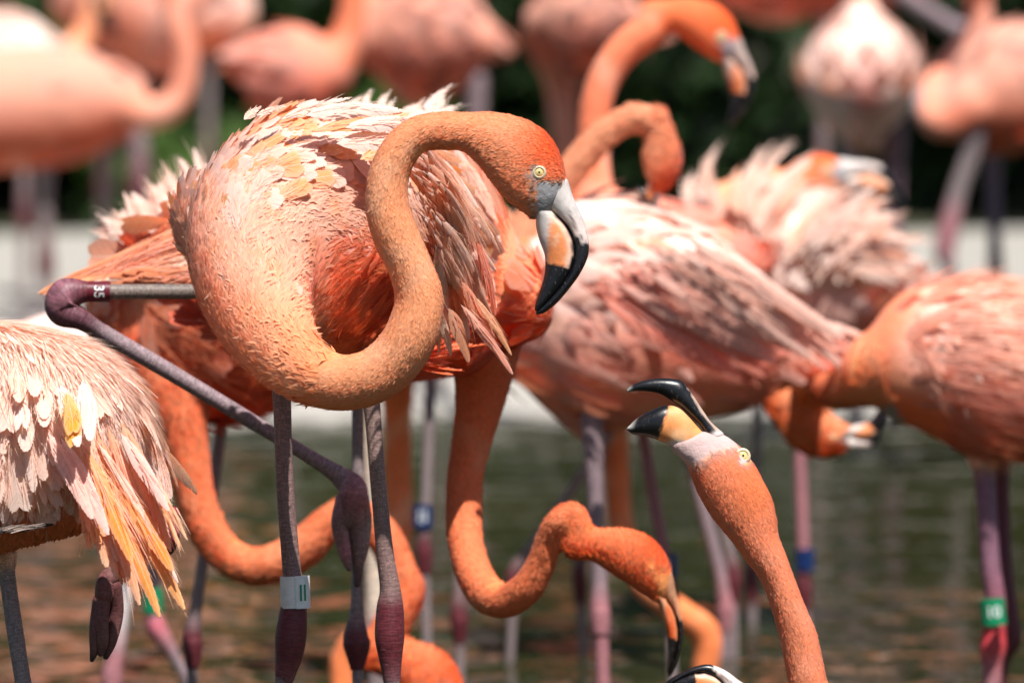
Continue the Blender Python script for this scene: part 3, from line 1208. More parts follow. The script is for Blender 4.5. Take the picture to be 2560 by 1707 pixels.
def shell_band(bird, c, axis_pts, r, h, mat, name='leg_band', text=None, tmat=None, rot=0.0, lip=None, bars=False, bulge=1.0, thick=0.0012, tsize=0.8):
    """a plastic ring round a leg: centre and axis in world, r radius, h height"""
    ax = np.array(axis_pts, float)
    ax /= np.linalg.norm(ax)
    u = np.cross(ax, FWD)
    u /= np.linalg.norm(u)            # sideways in the picture
    f = np.cross(u, ax)
    if f @ FWD > 0:
        f = -f
    seg = 40

    def cyl(r0, r1, h0, h1, a0=0, a1=2 * math.pi, n=seg, closed=True):
        V, F = [], []
        ang = np.linspace(a0, a1, n, endpoint=not closed)
        for (rr, hh) in ((r0, h0), (r1, h0), (r1, h1), (r0, h1)):
            for a in ang:
                V.append(c + ax * hh + (u * math.cos(a) + f * math.sin(a)) * rr)
        m = len(ang)
        for q in range(4):
            q2 = (q + 1) % 4
            for j in range(m if closed else m - 1):
                j2 = (j + 1) % m
                F.append((q * m + j, q * m + j2, q2 * m + j2, q2 * m + j))
        if not closed:
            F.append((0, m, 2 * m, 3 * m))
            F.append((m - 1, 4 * m - 1, 3 * m - 1, 2 * m - 1))
        return np.array(V), F
    V, F = cyl(r, r + thick, -h / 2, h / 2)
    band = link(name, build_mesh(name, V - bird.loc, F, mats=(mat,), smooth=False), bird.root)
    if lip:
        V, F = cyl(r + thick + 0.0002, r + 2 * thick, -h / 2 - 0.0004, h / 2 + 0.0004, lip[0], lip[1], 20, False)
        link('band_overlap', build_mesh('band_overlap', V - bird.loc, F, mats=(mat,), smooth=False), band)
    if bars:
        rr = r + 2 * thick + 0.0002
        for a0 in bars:
            w = 0.0021 / rr / 2
            V, F = cyl(rr, rr + 0.0003, -h * 0.27, h * 0.24, a0 - w, a0 + w, 4, False)
            o = link('numeral', build_mesh('numeral', V - bird.loc, F, mats=(tmat,), smooth=False), band)
    if text:
        cu = bpy.data.curves.new('t', 'FONT')
        cu.body = text
        cu.size = 1
        cu.extrude = 0.0
        cu.offset = 0.02
        cu.align_x = 'CENTER'
        cu.align_y = 'CENTER'
        to = bpy.data.objects.new('t', cu)
        COL.objects.link(to)
        dg = bpy.context.evaluated_depsgraph_get()
        me0 = bpy.data.meshes.new_from_object(to.evaluated_get(dg))
        vs = np.array([v.co[:] for v in me0.vertices])
        fs = [tuple(p.vertices) for p in me0.polygons]
        bpy.data.objects.remove(to)
        S = h * tsize
        ca, sa = math.cos(rot), math.sin(rot)
        x = (vs[:, 0] * ca - vs[:, 1] * sa) * S
        y = (vs[:, 0] * sa + vs[:, 1] * ca) * S
        rr = r + thick + 0.0003
        ang = math.pi / 2 + x / rr
        V = c + ax * y[:, None] + (u[None] * np.cos(ang)[:, None] + f[None] * np.sin(ang)[:, None]) * rr
        link('numeral', build_mesh('numeral', V - bird.loc, fs, mats=(tmat,), smooth=False), band)
    return band


# ------------------------------------------------------------------ setting
def tag_struct(o):
    o['kind'] = 'structure'


SHORE = float(P(0, 1040, 13.6)[1])


def make_setting():
    # pond bed
    m, nt, out = new_mat('pond_mud')
    tc = nd(nt, 'ShaderNodeTexCoord')
    nz = noise(nt, tc.outputs['Object'], 3.0, 5.0)
    c = mixc(nt, nz, (0.05, 0.045, 0.025, 1), (0.10, 0.085, 0.05, 1))
    p = nd(nt, 'ShaderNodeBsdfPrincipled', ins={'Roughness': 0.9})
    nt.links.new(c, p.inputs['Base Color'])
    nt.links.new(p.outputs[0], out.inputs[0])
    V = [(-200, -200, -0.14), (200, -200, -0.14), (200, SHORE + 0.5, -0.14), (-200, SHORE + 0.5, -0.14)]
    o = link('pond_bed', build_mesh('pond_bed', V, [(0, 1, 2, 3)], mats=(m,)))
    tag_struct(o)
    # water: rippled near sheet, plain water beyond it
    m, nt, out = new_mat('pond_water')
    tc = nd(nt, 'ShaderNodeTexCoord')
    mp = nd(nt, 'ShaderNodeMapping', ins={0: tc.outputs['Object'], 3: (1.0, 1.0, 1.0)})
    nz = noise(nt, mp.outputs[0], 24.0, 3.0)
    n2 = noise(nt, mp.outputs[0], 1.3, 3.0)
    c = mixc(nt, n2, (0.012, 0.018, 0.005, 1), (0.040, 0.034, 0.014, 1))
    p = nd(nt, 'ShaderNodeBsdfPrincipled', ins={'Roughness': 0.04, 'IOR': 1.33})
    nt.links.new(c, p.inputs['Base Color'])
    b = nd(nt, 'ShaderNodeBump', ins={'Strength': 0.25, 'Distance': 0.004, 'Height': nz})
    nt.links.new(b.outputs[0], p.inputs['Normal'])
    nt.links.new(p.outputs[0], out.inputs[0])
    nx, ny = 420, 620
    x = np.linspace(-2.6, 2.6, nx)
    y = np.linspace(5.0, SHORE + 0.05, ny)
    X, Y = np.meshgrid(x, y)
    Z = np.zeros_like(X)
    r = np.random.default_rng(3)
    for _ in range(46):
        lam = 0.045 * (10 ** (r.random() * 0.85))
        th = r.normal(math.pi / 2, 0.75)
        k = 2 * math.pi / lam
        Z += (lam * 0.0105) / (2 * math.pi) * 1.0 * np.sin(k * (X * math.cos(th) + Y * math.sin(th)) + r.random() * 6.28)
    # rings spreading from the legs
    for (rx, ry, am) in ((-0.25, 8.1, 1), (0.2, 8.2, 1), (0.85, 9.3, 1.2), (0.1, 9.0, 1), (-0.9, 9.1, 1), (0.35, 9.6, 1)):
        rr = np.hypot(X - rx, Y - ry)
        Z += am * 0.0009 * np.sin(rr * 75) * np.exp(-rr * 2.2)
    V = np.stack([X.ravel(), Y.ravel(), Z.ravel()], 1)
    i = np.arange((ny - 1) * nx).reshape(ny - 1, nx)[:, :-1].ravel()
    F = np.stack([i, i + 1, i + nx + 1, i + nx], 1)
    o = link('water', build_mesh('water', V, F, mats=(m,)))
    tag_struct(o)
    V = [(-200, -200, -0.006), (200, -200, -0.006), (200, 4.98, -0.006), (-200, 4.98, -0.006),
         (-200, SHORE + .05, -0.006), (-2.62, SHORE + .05, -0.006), (-2.62, 4.98, -0.006),
         (2.62, 4.98, -0.006), (2.62, SHORE + .05, -0.006), (200, SHORE + .05, -0.006)]
    F = [(0, 1, 2, 7, 6, 3), (3, 6, 5, 4), (7, 2, 9, 8)]
    o = link('water', build_mesh('water_far', V, F, mats=(m,), smooth=False))
    tag_struct(o)
    # bank: pale gravelly concrete that slopes into the pond, with an uneven edge
    m, nt, out = new_mat('pale_gravel_bank')
    tc = nd(nt, 'ShaderNodeTexCoord')
    n1 = noise(nt, tc.outputs['Object'], 1.6, 5.0)
    n2 = noise(nt, tc.outputs['Object'], 38.0, 4.0, 0.7)
    c = mixc(nt, n1, (0.31, 0.30, 0.28, 1), (0.41, 0.39, 0.36, 1))
    c = mixc(nt, math_n(nt, 'MULTIPLY', n2, 0.5), c, (0.33, 0.29, 0.24, 1))
    p = nd(nt, 'ShaderNodeBsdfPrincipled', ins={'Roughness': 0.85})
    nt.links.new(c, p.inputs['Base Color'])
    b = nd(nt, 'ShaderNodeBump', ins={'Strength': 0.5, 'Distance': 0.01, 'Height': n2})
    nt.links.new(b.outputs[0], p.inputs['Normal'])
    nt.links.new(p.outputs[0], out.inputs[0])
    nx = 160
    xs = np.linspace(-14, 14, nx)
    prof = [(-0.9, -0.15), (-0.35, -0.06), (0.0, 0.004), (0.25, 0.035), (0.8, 0.06), (2.0, 0.07), (3.3, 0.075), (3.7, 0.08)]
    V, F = [], []
    for (dy, z) in prof:
        for j, xx in enumerate(xs):
            w = 0.10 * math.sin(xx * 1.7) + 0.06 * math.sin(xx * 4.1 + 1) if dy < 3 else 0
            V.append((xx, SHORE + dy + w, z + 0.006 * math.sin(xx * 7 + dy * 5)))
    for i in range(len(prof) - 1):
        for j in range(nx - 1):
            F.append((i * nx + j, i * nx + j + 1, (i + 1) * nx + j + 1, (i + 1) * nx + j))
    o = link('pond_bank', build_mesh('pond_bank', V, F, mats=(m,)))
    tag_struct(o)
    # soil under and behind the shrubs, out to the horizon
    m, nt, out = new_mat('dark_soil')
    tc = nd(nt, 'ShaderNodeTexCoord')
    nz = noise(nt, tc.outputs['Object'], 5.0, 6.0)
    c = mixc(nt, nz, (0.035, 0.028, 0.018, 1), (0.06, 0.07, 0.025, 1))
    p = nd(nt, 'ShaderNodeBsdfPrincipled', ins={'Roughness': 0.95})
    nt.links.new(c, p.inputs['Base Color'])
    nt.links.new(p.outputs[0], out.inputs[0])
    y0 = SHORE + 3.6
    V = [(-220, y0, 0.07), (220, y0, 0.07), (220, 260, 0.07), (-220, 260, 0.07), (-220, SHORE + .4, 0.05), (-13.9, SHORE + .4, 0.05), (-13.9, y0, 0.07), (13.9, y0, .07), (13.9, SHORE + .4, .05), (220, SHORE + .4, .05)]
    o = link('ground', build_mesh('ground', V, [(0, 6, 7, 1, 2, 3), (4, 5, 6, 0), (7, 8, 9, 1)], mats=(m,), smooth=False))
    tag_struct(o)
    # shrubs
    m, nt, out = new_mat('shrub_leaf')
    at = nd(nt, 'ShaderNodeAttribute', attribute_name='pig')
    nt.links.new(soft_shader(nt, at.outputs['Color'], None, trans=0.3, rough=0.5, tint=(0.9, 1.0, 0.3, 1)), out.inputs[0])
    mleaf = m
    mbark = plain('shrub_bark', (0.07, 0.05, 0.035), 0.9)
    base_y = SHORE + 3.75
    labels = ['dark green leafy shrub behind the pale bank, leftmost of the row', 'tall dark shrub behind the pink birds at upper left',
              'dark shrub with a sunlit green gap above the round-backed flamingo', 'bright green patched shrub behind the curved neck at top centre',
              'deep shaded shrub behind the tall-necked flamingo', 'dark shrub behind the two pale flamingos at upper right',
              'dark leafy shrub at the far right end of the row']
    for q in range(7):
        cx = -4.2 + q * 1.4 + r.normal(0, 0.15)
        cy = base_y + 0.75 + r.normal(0, 0.15)
        root = bpy.data.objects.new('shrub', None)
        COL.objects.link(root)
        root.location = (cx, cy, 0.07)
        tag(root, labels[q], 'shrub', 'dark shrubs behind the pond bank')
        # trunk
        Vt, Ft = [], []
        for b_ in range(4):
            ang = b_ * 1.7 + q
            path = [np.array([0, 0, 0.0]), np.array([.15 * math.cos(ang), .15 * math.sin(ang), .7]), np.array([.5 * math.cos(ang), .45 * math.sin(ang), 1.9]), np.array([.7 * math.cos(ang), .6 * math.sin(ang), 3.4])]
            A, _ = crom(path, 14)
            rad = np.linspace(0.06, 0.02, 14)
            a = np.tile([1., 0, 0], (14, 1)) * rad[:, None]
            b2 = np.tile([0, 1., 0], (14, 1)) * rad[:, None]
            v, f, _, _ = ring_sweep(A, a, b2, 8)
            off = sum(len(z) for z in Vt)
            Vt.append(v)
            Ft += [tuple(i + off for i in p_) for p_ in f]
        link('stem', build_mesh('stem', np.vstack(Vt), Ft, mats=(mbark,)), root)
        n = 20000
        # clumps with gaps between them
        nc = 95
        cc = np.stack([r.normal(0, 0.62, nc), r.normal(0, 0.45, nc), r.random(nc) ** 1.35 * 4.6], 1)
        cr = 0.16 + r.random(nc) * 0.26
        ci = r.integers(0, nc, n)
        dirn = r.normal(0, 1, (n, 3))
        dirn /= np.linalg.norm(dirn, axis=1)[:, None]
        pos = cc[ci] + dirn * (cr[ci] * (0.55 + 0.5 * r.random(n)))[:, None]
        pos[:, 2] = np.abs(pos[:, 2]) + 0.02
        t1 = r.normal(0, 1, (n, 3))
        nn = dirn + r.normal(0, 0.5, (n, 3)) + [0, 0, .4]
        X_, Y_, Z_ = frames(t1, nn / np.linalg.norm(nn, axis=1)[:, None])
        sz = (0.018 + 0.022 * r.random(n))[:, None]
        v0, v1, v2, v3 = pos - Y_ * sz * 1.3, pos + X_ * sz * .7 + Z_ * sz * .15, pos + Y_ * sz * 1.5, pos - X_ * sz * .7 + Z_ * sz * .15
        V = np.stack([v0, v1, v2, v3], 1).reshape(-1, 3)
        F = (np.arange(n) * 4)[:, None] + [[0, 1, 2, 3]]
        tone = r.random(nc)[ci]
        col = lerp(np.array([[0.012, 0.03, 0.010]]), np.array([[0.085, 0.16, 0.030]]), (tone ** 1.6)[:, None]) * (0.7 + 0.6 * r.random((n, 1)))
        o = link('foliage', build_mesh('foliage', V, F, C=np.repeat(col, 4, 0), mats=(mleaf,), smooth=False), root)
    # far thicket that closes the view between the shrubs
    n = 60000
    pos = np.stack([r.uniform(-9, 9, n), base_y + 1.9 + r.normal(0, .3, n), r.random(n) ** 1.2 * 6.5], 1)
    t1 = r.normal(0, 1, (n, 3))
    nn = r.normal(0, 1, (n, 3)) + [0, -.6, .5]
    X_, Y_, Z_ = frames(t1, nn / np.linalg.norm(nn, axis=1)[:, None])
    sz = (0.05 + 0.05 * r.random(n))[:, None]
    V = np.stack([pos - Y_ * sz, pos + X_ * sz * .6, pos + Y_ * sz, pos - X_ * sz * .6], 1).reshape(-1, 3)
    F = (np.arange(n) * 4)[:, None] + [[0, 1, 2, 3]]
    g = smooth(vnoise(pos[:, 0] * 1.6, pos[:, 2] * 1.9, 4), 0.2, 1)
    col = lerp(np.array([[0.010, 0.022, 0.008]]), np.array([[0.06, 0.12, 0.025]]), g[:, None]) * (0.7 + 0.6 * r.random((n, 1)))
    o = link('undergrowth', build_mesh('undergrowth', V, F, C=np.repeat(col, 4, 0), mats=(mleaf,), smooth=False))
    tag(o, 'dense dark thicket closing the view behind the shrubs', 'undergrowth', None, 'stuff')


make_setting()

# ------------------------------------------------------------------ birds
G, PK, MR = tuple(LEG_GREY), tuple(LEG_PINK), tuple(LEG_MAROON)
G2 = (0.21, 0.13, 0.12)
GP = (0.27, 0.20, 0.22)


def water_y(d):
    """picture row where a vertical leg at distance d reaches the pond bed"""
    a = math.asin(min(1, (CAM[2] + 0.13) / d)) - PITCH
    return H0 / 2 + math.tan(a) * FPX


def std_leg(x0, y0, xa, ya, x1, d, dz=0.0, r=14, ankle=22, col=G, acol=MR, low=G, top_r=None):
    """hip end, ankle joint, foot on the pond bed"""
    yb = water_y(d + dz)
    pts = [(x0, y0, dz, top_r or r, col), (x0 + (xa - x0) * .5, y0 + (ya - y0) * .5, dz, r, col),
           (xa - (xa - x0) * .12, ya - (ya - y0) * .12 - 20, dz, r * 1.05, col), (xa - 2, ya - 14, dz, ankle * 0.9, acol), (xa, ya + 14, dz, ankle, acol),
           (xa + (x1 - xa) * .1, ya + 75 * 8 / d, dz, r * 1.2, acol), (xa + (x1 - xa) * .22, ya + 130 * 8 / d, dz, r * 0.95, low), (x1, yb - 20, dz, r * .85, low), (x1, yb, dz, r * 1.3, low)]
    return dict(pts=pts)


# --- the flamingo in front with its neck in a loop
def pigA(c, X, Y, b):
    lo = smooth(Y, 560, 860)
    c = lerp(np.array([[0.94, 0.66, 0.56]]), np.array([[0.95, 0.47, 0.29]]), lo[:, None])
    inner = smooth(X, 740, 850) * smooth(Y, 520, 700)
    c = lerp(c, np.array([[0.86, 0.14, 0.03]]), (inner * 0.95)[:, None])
    bl = smooth(vnoise(X * 0.05, Y * 0.045, 8) + 0.5 * vnoise(X * .11, Y * .1, 2), 0.35, 1.0)
    c = lerp(c, np.array([[0.93, 0.38, 0.14]]), (bl * 0.5)[:, None])
    return c


headA = HeadTF((1348, 431), (1340, 786))
A_neck = [(720, 420, 0.07, 150), (668, 520, 0.035, 178), (640, 620, 0.00, 168), (640, 715, -0.03, 142), (664, 800, -0.06, 116), (706, 868, -0.085, 96), (762, 922, -0.105, 80), (840, 955, -0.12, 71), (920, 945, -0.13, 69), (985, 900, -0.135, 68),
          (1030, 830, -0.14, 66), (1047, 745, -0.14, 61), (1024, 665, -0.14, 56), (990, 590, -0.14, 58), (968, 510, -0.14, 55), (975, 430, -0.14, 51), (1010, 365, -0.14, 48), (1060, 332, -0.14, 46)]
A_body = [(1165, 520, 1130, 800, 0.26, 90), (1080, 380, 1060, 880, 0.20, 190), (960, 315, 950, 915, 0.13, 240), (830, 300, 830, 915, 0.08, 250), (700, 318, 720, 910, 0.05, 240),
          (600, 370, 610, 800, 0.06, 190), (530, 460, 540, 680, 0.07, 130)]
A = Bird('sharp flamingo in front with its neck looped under the breast and a white leg band', 8.0, 'salmon', A_body, A_neck, headA, -0.14,
         legs=[dict(pts=[(700, 900, 0.02, 30, G2), (705, 1000, 0.02, 23, G2), (712, 1200, 0.02, 22, G2), (727, 1400, 0.02, 23, G2), (735, 1470, 0.02, 25, G2), (734, 1520, 0.02, 33, MR), (727, 1590, 0.02, 39, MR),
                         (722, 1640, 0.02, 34, MR), (712, 1690, 0.02, 25, (.2, .05, .06)), (708, 1740, 0.02, 20, G), (706, 2100, 0.02, 19, G), (706, water_y(8.02), 0.02, 26, G)]),
               dict(pts=[(915, 920, 0.06, 30, G2), (930, 1020, 0.06, 21, (.25, .17, .15)), (945, 1200, 0.06, 20, (.25, .17, .15)), (962, 1380, 0.06, 22, G2), (975, 1470, 0.06, 26, G2), (975, 1520, 0.06, 34, MR), (974, 1590, 0.06, 37, MR),
                         (976, 1640, 0.06, 30, MR), (979, 1690, 0.06, 23, (.18, .06, .07)), (981, 1760, 0.06, 19, G), (985, 2100, 0.06, 18, G), (985, water_y(8.06), 0.06, 25, G)])],
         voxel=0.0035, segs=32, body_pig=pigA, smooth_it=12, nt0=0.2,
         flows=[[(700, 870), (620, 780), (560, 660), (545, 540), (590, 430), (700, 370), (850, 350), (1000, 380), (1120, 480)],
                [(640, 760), (640, 600), (720, 500), (860, 470), (1000, 500), (1100, 600)],
                [(760, 760), (840, 700), (960, 700), (1080, 760)]])

# short plumage on neck and head
A.do_nap(90000, 19, 3.3, lambda b: b.reg * (1 - b.face) * smooth(b.nt, 0.20, 0.36), lift=0.045, tipmix=0.5)
A.do_nap(44000, 42, 4.6, lambda b: (1 - b.reg * smooth(b.nt, 0.26, 0.40)) * (0.25 + 0.75 * (b.N @ -FWD > -0.1)) * smooth(b.py, 430, 620) * (1 - smooth(b.px, 770, 810) * smooth(b.py, 520, 600) * (1 - b.reg * smooth(b.nt, .3, .4))), lift=0.12, tipmix=0.38, name='breast_down', jitter=0.32)
ORANGE = np.array([0.95, 0.43, 0.15])


def colA_back(C, s):
    r = rng.random(len(C))[:, None]
    return np.where(r < 0.33, ORANGE * (0.9 + 0.1 * r), C)


A.do_feathers(9000, 'covert', 92, 30, lambda b: (1 - b.reg * smooth(b.nt, 0.2, .3)) * smooth(b.py, 640, 520) * (0.3 + 0.7 * (b.N @ -FWD > -0.2)), 27, objects=190, colfn=colA_back, amt=(0.1, 1.0), lift=0.07)
A.do_feathers(5000, 'contour', 60, 22, lambda b: (1 - b.reg * smooth(b.nt, 0.2, .3)) * smooth(b.py, 500, 580) * smooth(b.py, 760, 640) * (b.N @ -FWD > -0.3) * smooth(b.px, 1000, 900), 26, objects=60, lift=0.16, amt=(0, 0.5), jitter=0.3)
# flank seen through the loop
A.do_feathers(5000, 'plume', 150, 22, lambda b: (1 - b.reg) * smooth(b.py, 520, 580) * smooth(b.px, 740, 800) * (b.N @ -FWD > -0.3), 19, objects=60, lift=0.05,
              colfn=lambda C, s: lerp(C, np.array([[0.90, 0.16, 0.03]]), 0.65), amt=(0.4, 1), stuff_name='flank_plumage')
fl_ = A.flow
A.zmin = -0.085
for i in range(120):
    rx, ry = random.uniform(500, 950), random.uniform(270, 590)
    z, n_ = A.surf(rx, ry)
    if z is None or z < A.zmin or ry > 300 + (950 - rx) * .62 + 60:
        continue
    k_ = int(np.argmin((A.px - rx) ** 2 + (A.py - ry) ** 2 + ((A.pd - A.d - z) * 2562) ** 2))
    D_ = fl_[k_]
    dx, dy = float(D_ @ RIGHT), -float(D_ @ UP)
    q_ = math.hypot(dx, dy) + 1e-6
    Ln = random.uniform(80, 130)
    org = random.random() < .42
    A.laid('covert', (rx, ry), (rx + dx / q_ * Ln, ry + dy / q_ * Ln), random.uniform(24, 33), (0.95, 0.44, 0.17) if org else random.choice([(0.94, 0.57, 0.44), (0.94, 0.61, 0.51), (0.94, 0.52, 0.38)]),
           .85 if org else .25, bow=random.gauss(0, .04), lift=(0.003, 0.011), name='covert')
# long drooping wing plumes on the right
PALES = [(0.95, 0.62, 0.46), (0.95, 0.53, 0.34), (0.95, 0.40, 0.16), (0.95, 0.56, 0.40), (0.96, 0.68, 0.55), (0.93, 0.38, 0.17)]
for i in range(76):
    t = random.random()
    rx, ry = np.interp(t, [0, .3, .6, 1], [985, 1060, 1090, 1040]), np.interp(t, [0, .3, .6, 1], [330, 420, 540, 700])
    tx, ty = np.interp(t, [0, .3, .6, 1], [1200, 1258, 1240, 1130]), np.interp(t, [0, .3, .6, 1], [500, 650, 780, 870])
    rx += random.gauss(0, 22); ry += random.gauss(0, 22); tx += random.gauss(0, 14) - 22; ty += random.gauss(0, 22)
    A.plume(random.choice(['plume', 'plume', 'quill']), (rx, ry), (tx, ty), -0.045 - 0.04 * random.random(), 0.04 + 0.03 * random.random(), random.uniform(14, 27), random.choice(PALES), random.random(), bow=random.uniform(0.12, 0.38), tilt=0.4)
for (r_, t_, w_, c_, a_, kd) in [((700, 300), (885, 238), 16, (0.93, 0.8, 0.74), .1, 'wisp'), ((760, 290), (1010, 268), 26, (0.93, 0.82, 0.78), .1, 'plume'), ((780, 330), (1015, 288), 30, (0.95, 0.42, 0.12), .9, 'covert'),
                                 ((640, 290), (720, 262), 10, (0.93, 0.7, 0.6), .1, 'wisp'), ((610, 300), (655, 262), 12, (0.93, 0.6, 0.5), .1, 'wisp'), ((860, 320), (1090, 300), 24, (0.93, 0.75, 0.68), .1, 'plume'),
                                 ((840, 360), (1040, 345), 30, (0.93, 0.7, 0.6), .3, 'plume'), ((900, 400), (985, 375), 26, (0.95, 0.45, 0.13), .9, 'covert')]:
    A.plume(kd, r_, t_, -0.02, 0.0, w_, c_, a_, bow=0.12)
for (r_, t_, w_, c_) in [((1150, 760), (1287, 935), 17, (0.90, 0.34, 0.22)), ((1185, 740), (1283, 888), 13, (0.92, 0.40, 0.14)), ((1120, 770), (1176, 906), 24, (0.92, 0.36, 0.16)), ((1190, 600), (1242, 790), 18, (0.86, 0.16, 0.06)),
                         ((1150, 700), (1240, 850), 18, (0.90, 0.28, 0.12)), ((1090, 760), (1132, 890), 16, (0.92, 0.66, 0.48)), ((1140, 560), (1246, 770), 20, (0.92, 0.70, 0.62)), ((1080, 380), (1199, 520), 16, (0.92, 0.74, 0.66)),
                         ((1100, 420), (1206, 570), 16, (0.90, 0.55, 0.40))]:
    A.plume('quill', r_, t_, 0.0, 0.02, w_ * .85, c_, .7, bow=0.14, tilt=0.3)
# bands of A
Cn, A2 = A.legs[0]
px_, py_, _ = proj(Cn)
i_ = int(np.argmin(np.abs(py_ - 1478)))
shell_band(A, Cn[i_] + RIGHT * 0.0006, Cn[i_ - 1] - Cn[i_ + 1], 33 * 8 / FPX, 80 * 8 / FPX, M_WHITE, lip=(math.radians(95), math.radians(170)), bars=(math.radians(114), math.radians(131)), tmat=M_GREEN)

# --- flamingo behind it, neck hanging on the right, one leg drawn up with band 35
headD = HeadTF((1628, 1424), (1655, 1692), bw=0.52, bl=1.0)
D_body = [(350, 600, 400, 690, 0.12, 40), (500, 500, 520, 800, 0.06, 110), (650, 380, 660, 905, 0.0, 190), (850, 310, 850, 955, 0.0, 220), (1000, 300, 1000, 955, 0.0, 225), (1130, 365, 1115, 945, 0.0, 200), (1235, 470, 1200, 925, 0.0, 160),
          (1300, 610, 1275, 850, 0.0, 110)]
D_neck = [(1210, 720, 0.03, 120), (1212, 860, 0.05, 92), (1203, 980, 0.07, 66), (1182, 1090, 0.08, 52), (1163, 1190, 0.08, 46), (1160, 1287, 0.07, 46), (1163, 1350, 0.06, 45), (1183, 1425, 0.04, 46), (1217, 1482, 0.02, 48), (1266, 1500, 0, 43), (1318, 1466, -0.02, 41), (1352, 1408, -0.03, 37), (1374, 1345, -0.04, 34), (1402, 1303, -0.05, 36), (1436, 1296, -0.05, 37)]
fold = [(760, 728, -.16, 19, (.16, .12, .12)), (500, 729, -.18, 19, (.17, .14, .12)), (290, 729, -.2, 19, (.20, .16, .14)), (225, 728, -.2, 24, MR), (168, 738, -.2, 44, (.25, .10, .13)), (158, 775, -.2, 42, (.20, .08, .10)), (205, 800, -.2, 27, (.14, .05, .07)), (262, 835, -.19, 22, GP), (400, 915, -.18, 21, GP),
        (600, 1035, -.17, 19, GP), (780, 1145, -.16, 18, GP), (850, 1190, -.15, 26, GP), (880, 1222, -.15, 38, PK), (878, 1260, -.15, 34, (.25, .10, .11)), (868, 1300, -.15, 24, G2)]
toes = [dict(pts=[(862, 1250, -.15, 24, PK), (850, 1310, -.15, 22, G2), (862, 1380, -.15, 16, PK), (872, 1420, -.15, 8, G2)]),
        dict(pts=[(885, 1250, -.15, 26, PK), (888, 1320, -.14, 24, G2), (895, 1400, -.14, 17, G2), (893, 1460, -.14, 8, (.1, .06, .06))]),
        dict(pts=[(900, 1240, -.15, 22, PK), (910, 1300, -.13, 20, (.3, .22, .2)), (908, 1370, -.13, 14, (.3, .22, .2)), (900, 1420, -.13, 8, G2)])]
D = Bird('flamingo right behind the front one, holding up one leg that wears a maroon band', 8.45, 'deep', D_body, D_neck, headD, -.05,
         legs=[std_leg(895, 930, 892, 1600, 905, 8.45, 0.0, 15, 34), dict(pts=fold)] + toes, voxel=0.0045, segs=26, facecol=(0.72, 0.25, 0.08), tint=(0.78, 0.40, 0.22), eyes=False)
D.do_nap(40000, 20, 3.6, lambda b: b.reg * (1 - b.face), lift=0.05, tipmix=0.4)
D.do_feathers(2600, 'covert', 110, 38, lambda b: (1 - b.reg) * (0.2 + (b.N @ -FWD > -0.2)), 42, objects=70, lift=0.12)
for i in range(44):
    t = i / 43
    rx, ry = 500 + random.gauss(0, 30), 560 + 130 * t + random.gauss(0, 8)
    tx, ty = 120 + 260 * abs(t - 0.15) + random.gauss(0, 16), 735 - 60 * t + random.gauss(0, 8)
    if t < .4:
        c_ = random.choice([(0.85, 0.18, 0.04), (0.88, 0.28, 0.08)])
    elif t < .7:
        c_ = random.choice([(0.93, 0.68, 0.52), (0.93, 0.42, 0.16)])
    else:
        c_ = (0.80, 0.24, 0.08)
    D.plume(random.choice(['quill', 'plume']), (rx, ry), (tx, ty), -.08, -.1, random.uniform(12, 26), c_, .8, bow=-0.04 if t < .4 else .04)
for i in range(16):
    x0 = 830 + i * 18 + random.gauss(0, 8)
    D.plume('wisp', (x0, 330), (x0 + random.uniform(-10, 110), random.uniform(195, 270)), 0.05, 0.12, random.uniform(14, 26), (0.90, 0.74, 0.64), .2, bow=0.3)
for i in range(12):
    D.plume('plume', (1090 + random.gauss(0, 25), 380 + random.gauss(0, 20)), (1230 + random.gauss(0, 25), 640 + random.gauss(0, 60)), -0.1, -0.1, 24, random.choice(PALES), .3, bow=0.3, tilt=.4)
cB = P(248, 729, 8.45 - .2)
shell_band(D, cB, P(300, 729, 8.25) - P(200, 729, 8.25), 23 * 8.25 / FPX, 56 * 8.25 / FPX, M_MAROON, text='35', tmat=M_WHITE, rot=0.0, tsize=0.62)

# --- flamingo at the lower left edge, back to us, foot tucked up
B_body = [(400, 1100, 370, 1215, 0.05, 40), (330, 950, 310, 1275, 0.02, 110), (220, 860, 220, 1315, 0, 170), (80, 815, 80, 1350, 0, 200), (-100, 800, -100, 1390, 0, 210), (-290, 840, -280, 1330, 0, 190), (-450, 950, -440, 1200, 0, 120)]
B_neck = [(-400, 1080, 0, 120), (-520, 1120, 0, 80), (-620, 1060, 0, 60), (-640, 900, 0, 50), (-600, 700, 0, 48), (-560, 520, 0, 46), (-600, 380, 0, 46)]


def pigB(c, X, Y, b):
    k = smooth(Y, 1120, 1300)
    return lerp(np.array([[0.96, 0.76, 0.66]]), np.array([[0.86, 0.26, 0.10]]), k[:, None])


